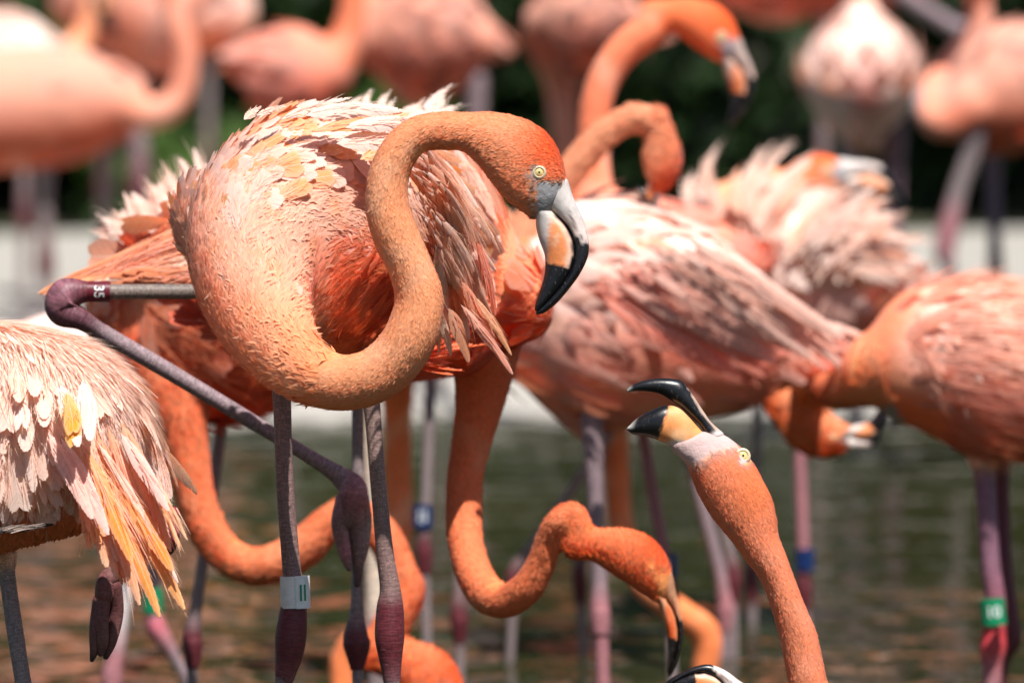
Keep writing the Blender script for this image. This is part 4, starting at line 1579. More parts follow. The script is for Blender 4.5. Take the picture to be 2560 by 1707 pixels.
foldB = [(430, 1285, 0, 20, (.3, .05, .06)), (424, 1310, 0.0, 27, (.30, .045, .06)), (422, 1345, 0, 26, (.22, .03, .045)), (412, 1372, 0.02, 20, MR), (370, 1378, 0.03, 16, (.35, .2, .18)), (330, 1398, 0.02, 17, (.40, .27, .22)), (295, 1428, 0.0, 20, (.25, .12, .11)), (270, 1450, 0, 27, (.2, .07, .07)), (262, 1485, 0, 26, (.2, .07, .07))]
toesB = [dict(pts=[(262, 1470, 0, 22, (.2, .07, .07)), (252, 1540, 0, 20, (.17, .06, .06)), (255, 1600, 0, 17, (.17, .07, .06)), (252, 1632, 0, 9, (.12, .05, .05))]),
         dict(pts=[(285, 1460, 0.0, 20, (.2, .07, .07)), (290, 1530, 0.01, 19, (.17, .06, .06)), (278, 1600, 0.01, 15, (.17, .07, .06)), (265, 1640, 0.01, 8, (.12, .05, .05))]),
         dict(pts=[(245, 1500, 0.0, 14, (.17, .06, .06)), (236, 1570, 0, 13, (.17, .06, .06)), (235, 1625, 0, 11, (.15, .06, .05)), (230, 1648, 0, 6, (.03, .02, .02))])]
B = Bird('pale flamingo cropped by the left edge with orange tail feathers and a foot tucked up', 7.9, 'pale', B_body, B_neck, HeadTF((-740, 470), (-760, 780), True), 0.0,
         legs=[dict(pts=[(5, 1300, 0.03, 34, (.8, .5, .38)), (14, 1400, 0.03, 28, (.8, .45, .33)), (18, 1440, .03, 21, G), (38, 1580, .03, 21, G), (58, 1707, .03, 21, G), (80, 1850, .03, 30, MR), (84, 1920, .03, 24, MR), (90, 2250, .03, 18, G), (90, water_y(7.93), .03, 24, G)]),
               dict(pts=foldB)] + toesB, voxel=0.004, segs=24, body_pig=pigB,
         flows=[[(-200, 820), (-190, 1350)], [(-60, 810), (-30, 1340)], [(60, 820), (115, 1340)], [(160, 840), (260, 1290)], [(250, 880), (380, 1230)], [(320, 950), (425, 1200)]])
B.do_feathers(6000, 'plume', 130, 28, lambda b: (1 - b.reg) * smooth(b.py, 1200, 1100) * (0.2 + (b.N @ -FWD > -0.2)) * (b.px > -250), 30, objects=120, lift=0.06, jitter=0.2,
              colfn=lambda C, s: np.where(rng.random((len(C), 1)) < .25, np.array([[0.95, 0.5, 0.28]]), C), amt=(0, .5))
B.do_nap(7000, 40, 9, lambda b: (1 - b.reg) * smooth(b.py, 1180, 1280) * (b.px > -300), lift=0.2, tipmix=0.15, name='belly_down')
BP = [(0.96, 0.70, 0.57), (0.96, 0.75, 0.67), (0.95, 0.60, 0.44), (0.94, 0.62, 0.52), (0.96, 0.72, 0.60)]
tiers = []
for i in range(215):       # soft overlapping plumes that fan down over the rump, lowest tier first
    rx = random.uniform(-150, 395)
    top = float(np.interp(rx, [-150, 80, 220, 330, 400], [810, 822, 862, 955, 1085]))
    tiers.append((rx, top + random.random() ** 1.3 * (370 if rx < 130 else 270 if rx < 250 else 160)))
tiers.sort(key=lambda q: -q[1])
for (rx, ry) in tiers:
    ang = math.radians(float(np.interp(rx, [-100, 40, 200, 300, 400], [95, 82, 62, 60, 72])) + random.gauss(0, 8))
    Ln = random.uniform(120, 270)
    tx, ty = rx + Ln * math.cos(ang), ry + Ln * math.sin(ang)
    ymax = float(np.interp(tx, [0, 120, 200, 330, 430], [1310, 1300, 1190, 1220, 1290])) + random.gauss(0, 20)
    if ty > ymax:
        ty = ymax
    xr = float(np.interp(ty, [820, 900, 1000, 1100, 1200, 1300], [250, 335, 392, 418, 425, 440])) + random.gauss(0, 5)
    tx = min(tx, xr)
    if ty - ry < 60:
        continue
    B.laid(random.choice(['plume', 'plume', 'covert', 'quill', 'wisp']), (rx, ry), (tx, ty), random.uniform(18, 40), random.choice(BP), .35 * random.random(),
           bow=random.uniform(.0, .16), lift=(0.004, 0.02))
for i in range(26):
    f_ = random.random()
    B.plume(random.choice(['quill', 'plume']), (175 + 130 * f_ + random.gauss(0, 10), 1090 + random.gauss(0, 25)), (235 + 195 * f_ + random.gauss(0, 10), 1330 + 110 * math.sin(f_ * 3) + random.gauss(0, 22)), -0.085, -0.115,
            random.uniform(18, 30), random.choice([(0.95, 0.38, 0.07), (0.94, 0.46, 0.24), (0.95, 0.54, 0.36), (0.94, 0.34, 0.12)]), random.uniform(.4, 1), bow=0.08, tilt=.1)
for (r_, t_, w_, c_, a_) in [((215, 1130), (400, 1535), 24, (0.95, 0.46, 0.10), .9), ((230, 1140), (462, 1515), 26, (0.95, 0.50, 0.14), .8), ((215, 1120), (350, 1505), 22, (0.93, 0.50, 0.28), .7), ((260, 1150), (430, 1420), 28, (0.95, 0.42, 0.08), 1.0),
                             ((210, 1120), (330, 1400), 26, (0.95, 0.46, 0.10), 1.0), ((240, 1100), (445, 1450), 16, (0.94, 0.62, 0.48), .5), ((150, 1090), (270, 1330), 24, (0.92, 0.52, 0.46), .5), ((120, 1080), (230, 1290), 24, (0.92, 0.50, 0.42), .5),
                             ((330, 1120), (466, 1335), 13, (0.94, 0.62, 0.36), .6), ((340, 1130), (450, 1360), 11, (0.94, 0.56, 0.22), .7), ((300, 1080), (420, 1270), 20, (0.93, 0.50, 0.44), .5),
                             ((150, 960), (195, 1110), 26, (0.96, 0.80, 0.70), .1), ((205, 950), (225, 1095), 26, (0.96, 0.80, 0.70), .1)]:
    B.plume('quill' if w_ > 14 else 'plume', r_, t_, -0.09, -0.14, w_, (c_[0] * .98, c_[1] * .76, c_[2] * .6) if a_ > .55 else c_, a_, bow=0.08, tilt=.1)
for i in range(17):
    x_ = -45 + 10 * i + random.gauss(0, 6)
    B.laid(random.choice(['plume', 'wisp', 'plume']), (x_, 1010 + random.gauss(0, 30)), (x_ + random.uniform(20, 50), (1295 if x_ < 90 else 1200) + random.gauss(0, 28)), random.uniform(13, 26), random.choice(BP),
           .1, bow=random.uniform(-.05, .1), lift=(0.004, 0.02))
for (r_, t_, w_) in [((165, 980), (182, 1075), 24), ((160, 1010), (185, 1105), 22)]:
    B.plume('covert', r_, t_, -0.12, -0.135, w_, (0.97, 0.50, 0.04), 1.0, bow=0.1, label='bright orange covert feather')
for (r_, t_) in [((-40, 1335), (70, 1312)), ((10, 1330), (135, 1308))]:
    B.plume('quill', r_, t_, -0.08, -0.075, 9, (0.006, 0.007, 0.008), 1.0, bow=0.1, name='flight_feather', label='black flight feather')

# --- flamingo stretching up at the lower right with its bill open
C_pairs = [(1970, 1707, 2069, 1707, 0, 48), (1951, 1604, 2043, 1585, 0, 46), (1924, 1509, 2016, 1520, 0, 45), (1897, 1444, 1989, 1451, 0, 46), (1859, 1394, 1965, 1385, 0, 50), (1822, 1344, 1947, 1337, 0, 54), (1778, 1290, 1941, 1291, 0, 60), (1746, 1235, 1928, 1241, 0, 64),
           (1729, 1195, 1907, 1199, 0, 64), (1712, 1155, 1884, 1157, 0, 58), (1686, 1134, 1850, 1114, 0, 46), (1668, 1108, 1812, 1086, 0, 36), (1690, 1100, 1790, 1078, 0, 28)]


def faceC(X, Y, reg):
    jag = vnoise(X * .4, Y * .4, 3) * 3
    edge = np.interp(X, [1640, 1700, 1745, 1770, 1800, 1830, 1900], [1100, 1160, 1165, 1138, 1128, 1122, 1090])
    f = np.maximum(smooth(edge - Y + jag * 2.2, -20, 14), smooth(np.hypot(X - 1857, Y - 1139), 24, 18))
    cr = np.exp(-(((X - 1880) / 60) ** 2 + ((Y - 1210) / 80) ** 2)) * .9
    return f, cr


C = Bird('flamingo at the lower right stretching its neck up with its bill wide open', 7.95, 'coral',
         [(3600, 1200, 3600, 1380), (3400, 1020, 3400, 1560), (3200, 980, 3200, 1640), (3040, 1080, 3050, 1640), (2950, 1250, 2960, 1560)],
         [(3020, 1500, 0, 120), (2900, 1700, 0, 85), (2700, 1880, 0, 62), (2430, 1960, 0, 52), (2180, 1920, 0, 50), (2080, 1830, 0, 49), (2022, 1715, 0, 48)],
         None, 0.0, legs=[std_leg(3260, 1600, 3270, 2000, 3275, 7.95, 0, 17, 34), std_leg(3160, 1600, 3160, 2000, 3160, 7.95, .1, 17, 34)],
         voxel=0.0035, segs=30, face_fn=faceC, extra=[('loft', C_pairs)])
# the head counts as neck for plumage
C_UP = [(1809, 1083, 1772, 1100, 0, 26), (1778, 1055, 1764, 1086, 0, 23), (1761, 1031, 1748, 1062, 0, 21), (1736, 993, 1722, 1036, 0, 21), (1719, 969, 1700, 1016, 0, 21), (1703, 952, 1680, 1003, 0, 21), (1676, 946, 1655, 987, 0, 20), (1642, 946, 1635, 981, 0, 18),
        (1608, 952, 1610, 978, 0, 15), (1578, 964, 1584, 978, 0, 11), (1568, 973, 1570, 981, 0, 8)]
C_LO = [(1775, 1096, 1690, 1122, 0, 30), (1746, 1066, 1667, 1109, 0, 31), (1720, 1037, 1650, 1102, 0, 31), (1697, 1018, 1635, 1096, 0, 31), (1663, 1013, 1616, 1091, 0, 30), (1625, 1027, 1598, 1088, 0, 26), (1594, 1044, 1582, 1085, 0, 19), (1573, 1064, 1568, 1076, 0, 10)]


def colCup(X, Y):
    k = smooth(X + vnoise(X * .4, Y * .4, 1) * 4 - (Y - 960) * 0.45, 1712, 1722)
    ridge = smooth(X - np.interp(Y, [946, 969, 993, 1031, 1083], [1700, 1716, 1732, 1756, 1800]), -7, -2)
    c = lerp(BLACK[None], np.array([[0.50, 0.36, 0.28]]), np.clip(ridge * k, 0, 1)[:, None])
    c = lerp(c, np.array([[0.22, 0.22, 0.20]]), smooth(X, 1585, 1572)[:, None])
    c = lerp(c, np.array([[0.62, 0.52, 0.50]]), smooth(Y + (X - 1775) * .4, 1078, 1090)[:, None])
    return c


def colClo(X, Y):
    n = vnoise(X * .5, Y * .5, 1) * 4
    c = lerp(np.array([[0.84, 0.30, 0.09]]), np.array([[0.86, 0.46, 0.22]]), smooth(vnoise(X * .06, Y * .07, 2), -.2, .9)[:, None])
    c = lerp(c, WHITEISH[None], smooth(Y + n, 1096, 1106)[:, None] * smooth(X, 1650, 1680)[:, None])
    k = smooth(X + n - (1055 - Y) * 0.32, 1664, 1656)
    c = lerp(c, BLACK[None], k[:, None])
    return lerp(c, np.array([[0.45, 0.45, 0.42]]), (smooth(X + (Y - 1050) * .3, 1596, 1578) * smooth(Y, 1078, 1066))[:, None])


for nm, pr, cf in (('upper_bill', C_UP, colCup), ('lower_bill', C_LO, colClo)):
    V_, F_, s_, th_ = loft(pr, C.d, 60, 28, caps=(0.3, 0.5))
    x_, y_, _ = proj(V_)
    link(nm, build_mesh(nm, V_ - C.loc, F_, C=cf(x_, y_), mats=(M_BILL,)), C.root)
C.eye(1857, 1139, 20)
# fix plumage direction on the traced head/neck: from head down the neck
cA, _ = crom([((a + c_) / 2, (b + d_) / 2) for (a, b, c_, d_, _, _) in C_pairs], 60)
TT = -np.gradient(cA, axis=0)
TT /= np.linalg.norm(TT, axis=1)[:, None]
m_ = (C.px < 2120)
ii = np.linalg.norm(np.stack([C.px, C.py], 1)[:, None] - cA[None], axis=2).argmin(1)
fl = TT[ii, 0][:, None] * RIGHT - TT[ii, 1][:, None] * UP
fl -= C.N * (fl * C.N).sum(1)[:, None]
C.flow[m_] = (fl / (np.linalg.norm(fl, axis=1)[:, None] + 1e-9))[m_]
hw_ = smooth(C.py, 1420, 1250)[:, None]
bl_ = smooth(vnoise(C.px * .06, C.py * .05, 3), -.2, 1)[:, None]
cc_ = lerp(np.array([[0.94, 0.30, 0.10]]), np.array([[0.96, 0.52, 0.33]]), 0.15 + 0.3 * bl_)
cc_ = lerp(cc_, np.array([[0.93, 0.26, 0.07]]), hw_ * .7)
cc_ = lerp(cc_, np.array([[0.56, 0.39, 0.37]]), C.face[:, None])
C.C[m_] = cc_[m_]
n_ = len(C.V)
cols_ = np.concatenate([C.C, np.ones((n_, 1))], 1).astype(np.float32)
at_ = C.body.data.attributes['pig']
buf = np.empty(len(C.body.data.vertices) * 4, np.float32)
at_.data.foreach_get('color', buf)
buf = buf.reshape(-1, 4)
buf[:n_] = cols_
at_.data.foreach_set('color', buf.ravel())
C.do_nap(60000, 17, 3.1, lambda b: (b.px < 2160) * (1 - b.face), lift=0.045, tipmix=0.45, jitter=0.2)
C.do_feathers(900, 'covert', 130, 45, lambda b: (b.px > 2900) * 1.0, 60, lift=0.12)

# --- the plumed one behind on the left
headE = HeadTF((1105, 1735), (1085, 2040))
E = Bird('orange flamingo behind at left, curly pale plumes on its back, neck dipping towards the water', 9.0, 'deep',
         [(800, 620, 800, 900), (700, 520, 700, 990), (600, 500, 610, 1040), (480, 530, 500, 1050), (370, 590, 400, 1010), (300, 680, 320, 920)],
         [(330, 800, -.02, 95), (400, 920, -.04, 88), (445, 1030, -.05, 72), (468, 1140, -.05, 56), (488, 1240, -.05, 50), (522, 1330, -.05, 48), (576, 1392, -.05, 47), (640, 1415, -.05, 48), (704, 1400, -.05, 50), (765, 1362, -.05, 50), (820, 1310, -.05, 44), (868, 1282, -.05, 40),
          (918, 1298, -.05, 42), (965, 1352, -.05, 44), (998, 1430, -.05, 45), (1012, 1500, -.05, 46)],
         headE, -.05, legs=[std_leg(560, 1020, 482, 1600, 478, 9.0, .06, 15, 26, col=G), std_leg(925, 1000, 938, 1590, 950, 9.0, .12, 24, 30, col=(.62, .52, .42), acol=PK)],
         voxel=0.006)
E.do_nap(16000, 26, 5, lambda b: b.reg * (1 - b.face), lift=0.1)
E.do_feathers(1500, 'covert', 100, 36, lambda b: (1 - b.reg) * (0.2 + (b.N @ -FWD > -0.2)), 44, objects=40, lift=0.22, jitter=.35)
for i in range(120):
    t = random.random()
    x0, y0 = 300 + 210 * t + random.gauss(0, 20), 640 - 60 * t + random.gauss(0, 20)
    tx, ty = 255 + 225 * t + random.gauss(0, 16), 560 - 165 * t + random.gauss(0, 26)
    if i > 70:
        tx, ty = 240 + random.gauss(0, 12), 640 + random.uniform(-90, 130)
    E.plume(random.choice(['wisp', 'plume']), (x0, y0), (tx, ty), -0.11, -0.06, random.uniform(12, 24), random.choice([(0.92, 0.74, 0.64), (0.92, 0.68, 0.58), (0.92, 0.62, 0.50)]), .15, bow=random.uniform(-.45, -.15))

# --- pale flamingo right of centre, preening its own back
headG = HeadTF((1640, 450), (1590, 468), bl=0.25, bw=.9)


def pigF(c, X, Y, b):
    st = vnoise((X * 0.55 + Y * .8) * 0.014, (Y - X * .62) * 0.05, 2)
    c = lerp(c, np.array([[0.92, 0.45, 0.28]]), (smooth(st, .1, .9) * .5)[:, None])
    dk = np.exp(-(((X - 1740) / 130) ** 2 + ((Y - 850) / 80) ** 2))
    return lerp(c, np.array([[0.75, 0.10, 0.03]]), (dk * .9)[:, None])


F = Bird('pale pink flamingo right of centre bending its neck back to preen itself', 9.4, 'pale',
         [(2090, 850, 2070, 930, 0, 25), (1980, 745, 1940, 985, 0, 90), (1850, 640, 1800, 1040, 0, 170), (1700, 540, 1660, 1065, 0, 215), (1550, 490, 1510, 1072, 0, 235), (1410, 510, 1390, 1045, 0, 220), (1300, 590, 1300, 960, 0, 150)],
         [(1320, 780, -.02, 120), (1300, 650, -.03, 75), (1340, 550, -.03, 52), (1400, 462, -.03, 42), (1455, 392, -.03, 39), (1508, 338, -.03, 38), (1558, 307, -.03, 37), (1603, 296, -.03, 37)],
         headG, -.03, eyes=False, facecol=(0.8, 0.3, 0.13), legs=[std_leg(1480, 1040, 1500, 1520, 1520, 9.4, -.05, 19, 26, col=GP, acol=PK, low=PK, top_r=30), std_leg(1600, 1040, 1672, 1470, 1695, 9.4, .1, 15, 25, col=PK)],
         voxel=0.006, body_pig=pigF)
F.do_nap(12000, 26, 5, lambda b: b.reg * (1 - b.face), lift=0.05, tipmix=0.6, tipcol=(0.98, 0.60, 0.36))
F.do_feathers(2600, 'plume', 170, 26, lambda b: (1 - b.reg) * (0.15 + (b.N @ -FWD > -0.2)), 46, objects=70, lift=0.08, amt=(0, .8))
for i in range(150):
    t, u_ = random.random(), random.random()
    rx, ry = 1330 + 620 * t, np.interp(1330 + 620 * t, [1330, 1500, 1700, 1950], [600, 520, 570, 760]) + 250 * u_
    an = math.radians(36 + random.gauss(0, 6) - 8 * (1 - t))
    Ln = random.uniform(170, 330)
    tx, ty = rx + Ln * math.cos(an), ry + Ln * math.sin(an)
    if tx > 2125 or ty > 960:
        k_ = min((2125 - rx) / (tx - rx), (960 - ry) / (ty - ry))
        tx, ty = rx + (tx - rx) * k_, ry + (ty - ry) * k_
        if k_ < .3:
            continue
    st_ = float(vnoise(np.array((rx * .6 + ry * .8) * .008), np.array((ry * .8 - rx * .5) * .02), 3)) * .5 + .5
    c_ = lerp((0.94, 0.63, 0.54), (0.92, 0.34, 0.24), min(1, max(0, st_ * .7 + u_ * .5 - .25 + random.gauss(0, .12))))
    if math.hypot((rx - 1650) / 90, (ry - 640) / 60) < 1:
        c_ = lerp(c_, (0.95, 0.40, 0.12), .75)
    if tx > 1850:
        c_ = lerp(c_, random.choice([(0.90, 0.22, 0.16), (0.93, 0.60, 0.52)]), .6)
    F.laid(random.choice(['quill', 'plume', 'plume']), (rx, ry), (tx, ty), random.uniform(22, 42), c_, .5 + .4 * random.random(), bow=.06, lift=(0.002, 0.01))
for i in range(30):       # the folded wing stands proud of the body and ends in a ragged fan
    t = i / 29
    F.plume(random.choice(['quill', 'quill', 'plume']), (1480 + 210 * (1 - t) + random.gauss(0, 18), 610 + 110 * t + random.gauss(0, 12)), (2090 - 260 * t + random.gauss(0, 26), 858 + 70 * t + random.gauss(0, 18)), -.225, -.17 + .02 * t,
            random.uniform(20, 34), lerp((0.94, 0.58, 0.47), (0.92, 0.24, 0.15), min(1, max(0, .1 + t * .8 + random.gauss(0, .22)))), .6, bow=0.05)
for i in range(18):
    F.plume('wisp' if i % 3 else 'quill', (1980 + random.gauss(0, 22), 800 + random.gauss(0, 26)), (2125 + random.gauss(0, 20), 885 + random.gauss(0, 34)), -.12, -.1, random.uniform(10, 18), random.choice([(0.93, 0.60, 0.50), (0.92, 0.34, 0.24)]), .4, bow=0.05)
cb = P(1666, 1413, 9.5)
shell_band(F, cb, UP, 27 * 9.5 / FPX, 58 * 9.5 / FPX, M_BLUE, text='3', tmat=M_WHITE, tsize=.8)

# --- upright neck above it
Hh = HeadTF((1802, 92), (1816, 312), bw=0.8, bl=.86)
Hb = Bird('flamingo with a tall curved neck above the preening one, bill pointing down', 10.1, 'coral',
          [(1900, 620, 1890, 700), (1780, 540, 1770, 800), (1640, 490, 1640, 860), (1500, 480, 1510, 860), (1400, 520, 1410, 790)],
          [(1440, 620, 0, 100), (1475, 500, 0, 62), (1482, 400, 0, 44), (1484, 320, 0, 41), (1494, 245, 0, 42), (1522, 175, 0, 43), (1570, 114, 0, 45), (1625, 74, 0, 46)],
          Hh, 0.0, legs=[std_leg(1560, 800, 1450, 1440, 1470, 10.1, .05, 13, 20), std_leg(1640, 800, 1815, 1510, 1800, 10.1, 0, 16, 24, col=GP, acol=PK, low=GP)], voxel=0.007, facecol=(0.42, 0.36, 0.38), tint=(0.8, 0.66, 0.62))
Hb.do_feathers(500, 'covert', 100, 40, lambda b: (1 - b.reg), 60, lift=0.12)

# --- fluffed plumes on the right with a head resting behind
I = Bird('flamingo with a fluffed fan of pale plumes, its head resting across its back', 10.4, 'pale',
         [(2230, 640, 2210, 760), (2130, 540, 2120, 850), (2000, 490, 2000, 900), (1870, 480, 1880, 890), (1770, 530, 1790, 820)],
         [(1800, 640, 0, 90), (1760, 560, .1, 60), (1800, 500, .2, 42), (1880, 470, .2, 38), (1940, 455, .2, 36)],
         HeadTF((2068, 428), (2262, 545)), .2, legs=[std_leg(1990, 860, 2010, 1460, 2022, 10.4, 0, 15, 22, col=PK), std_leg(1900, 850, 1880, 1440, 1880, 10.4, .1, 13, 20)], voxel=0.008)
I.do_feathers(900, 'plume', 150, 42, lambda b: (1 - b.reg), 50, lift=0.3, jitter=.35, amt=(0, .4))
for i in range(70):
    t = random.random()
    x0, y0 = 1800 + 330 * t + random.gauss(0, 25), 620 + 45 * t + random.gauss(0, 32)
    an = np.interp(t, [0, .35, 1], [100, 70, 5]) + random.gauss(0, 16)
    Ln = random.uniform(120, 235) if t > .3 else random.uniform(90, 180)
    tx, ty = x0 + Ln * math.cos(math.radians(an)), y0 - Ln * math.sin(math.radians(an))
    I.plume(random.choice(['wisp', 'wisp', 'plume']), (x0, y0), (tx, ty), -0.12, -.06 + random.uniform(-.05, .1), random.uniform(13, 24), random.choice([(0.80, 0.58, 0.48), (0.82, 0.50, 0.38), (0.78, 0.62, 0.56), (0.90, 0.42, 0.24)]), .2, bow=random.uniform(.15, .45))
for (r_, t_) in [((1760, 520), (1800, 345)), ((1880, 500), (1990, 340)), ((1850, 500), (1940, 345)), ((1950, 500), (2040, 370)), ((1730, 520), (1735, 420)), ((2080, 520), (2270, 600)), ((2100, 500), (2300, 640))]:
    I.plume('wisp', r_, t_, -.06, 0, 15, (0.78, 0.62, 0.54), .1, bow=.35)
cb = P(2012, 1398, 10.4)
shell_band(I, cb, UP, 22 * 10.4 / FPX, 55 * 10.4 / FPX, M_BLUE)

# --- right edge bird
def pigJ(c, X_, Y_, b):
    k = smooth(X_ + (Y_ - 900) * .35, 2330, 2190)
    return lerp(c, np.array([[0.90, 0.24, 0.10]]), (k * .9)[:, None])


J = Bird('salmon flamingo at the right edge with a green leg band and its neck doubled back', 9.3, 'salmon',
         [(2900, 900, 2900, 980), (2760, 790, 2760, 1080), (2600, 725, 2600, 1140), (2430, 690, 2430, 1135), (2300, 710, 2305, 1080), (2225, 755, 2225, 1045), (2172, 825, 2168, 1000)],
         [(2290, 890, 0, 110), (2215, 918, .0, 104), (2140, 958, .02, 62), (2075, 975, .08, 42), (2050, 930, .16, 40), (2030, 930, .22, 45), (2022, 990, .24, 50)],
         HeadTF((2080, 1095), (2205, 1010), True, bl=0.62, bw=0.8), .24,
         legs=[dict(pts=[(2455, 1080, 0, 62, (.82, .35, .2)), (2462, 1160, 0, 38, (.82, .4, .27)), (2463, 1200, 0, 27, (.25, .12, .17)), (2475, 1400, 0, 25, (.25, .12, .17)), (2488, 1500, 0, 26, (.3, .1, .14)), (2485, 1580, 0, 30, (.6, .05, .06)), (2482, 1620, 0, 34, (.65, .07, .08)), (2480, 1690, 0, 24, PK), (2480, 1900, 0, 18, GP), (2480, water_y(9.3), 0, 20, G)]),
               dict(pts=[(2490, 1080, .1, 50, (.82, .35, .2)), (2500, 1200, .1, 24, (.16, .03, .05)), (2510, 1400, .1, 21, (.16, .03, .05)), (2522, 1540, .1, 26, MR), (2525, 1600, .1, 28, MR), (2500, 1700, .1, 18, MR), (2490, water_y(9.4), .1, 18, G)])],
         voxel=0.006, body_pig=pigJ)
J.do_nap(7000, 28, 6, lambda b: b.reg * (1 - b.face), lift=0.1)
J.do_feathers(2200, 'plume', 150, 24, lambda b: (1 - b.reg) * (0.15 + (b.N @ -FWD > -0.2)) * smooth(b.px, 2180, 2280), 42, objects=60, lift=0.07, amt=(0, .6),
              colfn=lambda C_, s: lerp(C_, np.array([[0.88, 0.54, 0.42]]), (smooth(s['px'], 2300, 2400) * smooth(s['py'], 980, 880) * .7)[:, None]))
for i in range(110):
    t, u_ = random.random(), random.random()
    rx, ry = 2260 + 300 * t, 715 + 260 * u_
    an = math.radians(62 - 16 * t + random.gauss(0, 6))
    Ln = random.uniform(130, 260)
    J.laid(random.choice(['quill', 'plume', 'wisp']), (rx, ry), (rx + Ln * math.cos(an), min(1090, ry + Ln * math.sin(an))), random.uniform(12, 24),
           random.choice([(0.90, 0.56, 0.44), (0.90, 0.62, 0.50), (0.88, 0.46, 0.34)]) if rx > 2320 else (0.90, 0.32, 0.17), .4 * random.random(), bow=.08, lift=(0.002, 0.008))
cb = P(2482, 1529, 9.27)
shell_band(J, cb, UP - RIGHT * .1, 29 * 9.3 / FPX, 66 * 9.3 / FPX, M_GREEN, text='10', tmat=M_WHITE, tsize=.62)

# --- necks and legs of birds hidden behind
X = Bird('flamingo hidden behind the pair at centre, long neck hanging down, wearing a blue band', 9.8, 'deep',
         [(1350, 620, 1340, 700), (1240, 500, 1240, 850), (1100, 470, 1110, 900), (960, 500, 960, 900), (880, 560, 880, 830)],
         [(960, 760, .05, 100), (985, 880, .12, 66), (992, 1000, .16, 42), (994, 1150, .18, 38), (998, 1300, .17, 37), (985, 1440, .12, 36), (935, 1560, 0, 35), (860, 1640, 0, 34)],
         HeadTF((700, 1830), (600, 2050), True), 0,
         legs=[std_leg(1080, 860, 1060, 1370, 1075, 9.8, 0, 14, 22), std_leg(1160, 860, 1148, 1540, 1150, 9.8, .05, 14, 24)], voxel=0.008)
shell_band(X, P(1056, 1290, 9.8), UP, 23 * 9.8 / FPX, 58 * 9.8 / FPX, M_BLUE, text='8', tmat=M_WHITE)
Wb = Bird('flamingo hidden behind the preening one, its orange neck reaching down to the water', 10.0, 'deep',
          [(1850, 700, 1840, 780), (1740, 600, 1740, 900), (1600, 560, 1610, 960), (1500, 600, 1500, 960)],
          [(1560, 800, .05, 100), (1545, 920, .12, 60), (1538, 1050, .17, 38), (1542, 1200, .18, 36), (1560, 1350, .16, 36), (1610, 1460, .08, 37), (1700, 1530, 0, 38), (1770, 1600, 0, 40)],
          HeadTF((1880, 1790), (1960, 1990)), 0,
          legs=[std_leg(1640, 900, 1285, 1450, 1262, 10.0, .1, 12, 20), std_leg(1700, 900, 1835, 1440, 1835, 10.0, .1, 12, 20)], voxel=0.009)

# small cropped head at the bottom edge
T = Bird('flamingo mostly below the frame with only the black tip of its raised bill showing', 8.1, 'salmon',
         [(1100, 2000, 1100, 2080), (1200, 1900, 1200, 2240), (1330, 1880, 1330, 2260), (1450, 1950, 1450, 2200)],
         [(1430, 2060, 0, 90), (1560, 2160, 0, 60), (1760, 2200, 0, 50), (1960, 2140, 0, 44), (2050, 1980, 0, 38)],
         HeadTF((1880, 1765), (1655, 1722), True), 0, voxel=0.005)
T.do_feathers(300, 'covert', 120, 42, lambda b: (1 - b.reg), 60, lift=0.1)

# --- background birds on the far bank
def leg_bg(x0, y0, x1, y1, d, r=14, col=G, dz=0):
    return dict(pts=[(x0, y0, dz, r * 1.5, col), (x0 + (x1 - x0) * .3, y0 + (y1 - y0) * .3, dz, r, col), (x0 + (x1 - x0) * .52, y0 + (y1 - y0) * .52, dz, r * 1.5, MR),
                     (x0 + (x1 - x0) * .62, y0 + (y1 - y0) * .62, dz, r, col), (x1, y1, dz, r, col)])


def bank_y(d):
    return H0 / 2 + math.tan(math.asin((CAM[2] - 0.05) / d) - PITCH) * FPX


def bg(label, d, pal, body, neck, head, hdz=0.0, legs=(), **kw):
    b = Bird(label, d, pal, body, neck, head, hdz, legs=legs, voxel=0.011, segs=16, smooth_it=4, **kw)
    b.do_feathers(900, 'plume', 95, 26, lambda q: (1 - q.reg) * (0.2 + (q.N @ -FWD > -0.2)), 36, lift=0.04, amt=(0, .6))
    return b


yb = bank_y
bg('pink flamingo at the upper left with its neck bent into a U below the breast', 13.9, 'rose',
   [(-330, 260, -330, 330), (-200, 160, -200, 400), (-60, 125, -60, 430), (80, 112, 90, 425), (200, 118, 210, 400), (290, 160, 300, 350)],
   [(280, 240, 0, 78), (335, 275, -.03, 50), (392, 285, -.04, 40), (442, 252, -.04, 36), (464, 190, -.04, 34), (462, 120, -.04, 35), (440, 50, -.04, 36)],
   HeadTF((300, -95), (290, 90), True), -.04,
   legs=[leg_bg(110, 380, 118, yb(13.9), 13.9, 16), leg_bg(270, 360, 262, yb(13.9), 13.9, 15, dz=.1), ])
bg('flamingo half hidden at the far left edge with its back hunched', 14.8, 'pale',
   [(-150, 120, -150, 220), (-40, 45, -40, 270), (60, 35, 60, 270), (150, 100, 150, 230)], [(120, 160, 0, 60), (190, 120, .1, 34), (230, 20, .1, 28), (240, -120, .1, 28)],
   HeadTF((290, -230), (300, -60)), .1, legs=[leg_bg(60, 250, 60, yb(14.8), 14.8, 12)])
bg('pale pink flamingo cut by the top edge at upper left', 15.2, 'rose',
   [(480, -40, 470, 60), (400, -120, 390, 190), (300, -150, 290, 150), (220, -120, 210, 110), (165, -50, 170, 60)],
   [(200, 20, 0, 60), (160, -90, 0, 36), (170, -220, 0, 30)], HeadTF((100, -330), (90, -150), True), 0,
   legs=[leg_bg(345, 130, 350, yb(15.2), 15.2, 20, col=GP), leg_bg(260, 120, 262, yb(15.2), 15.2, 14)])
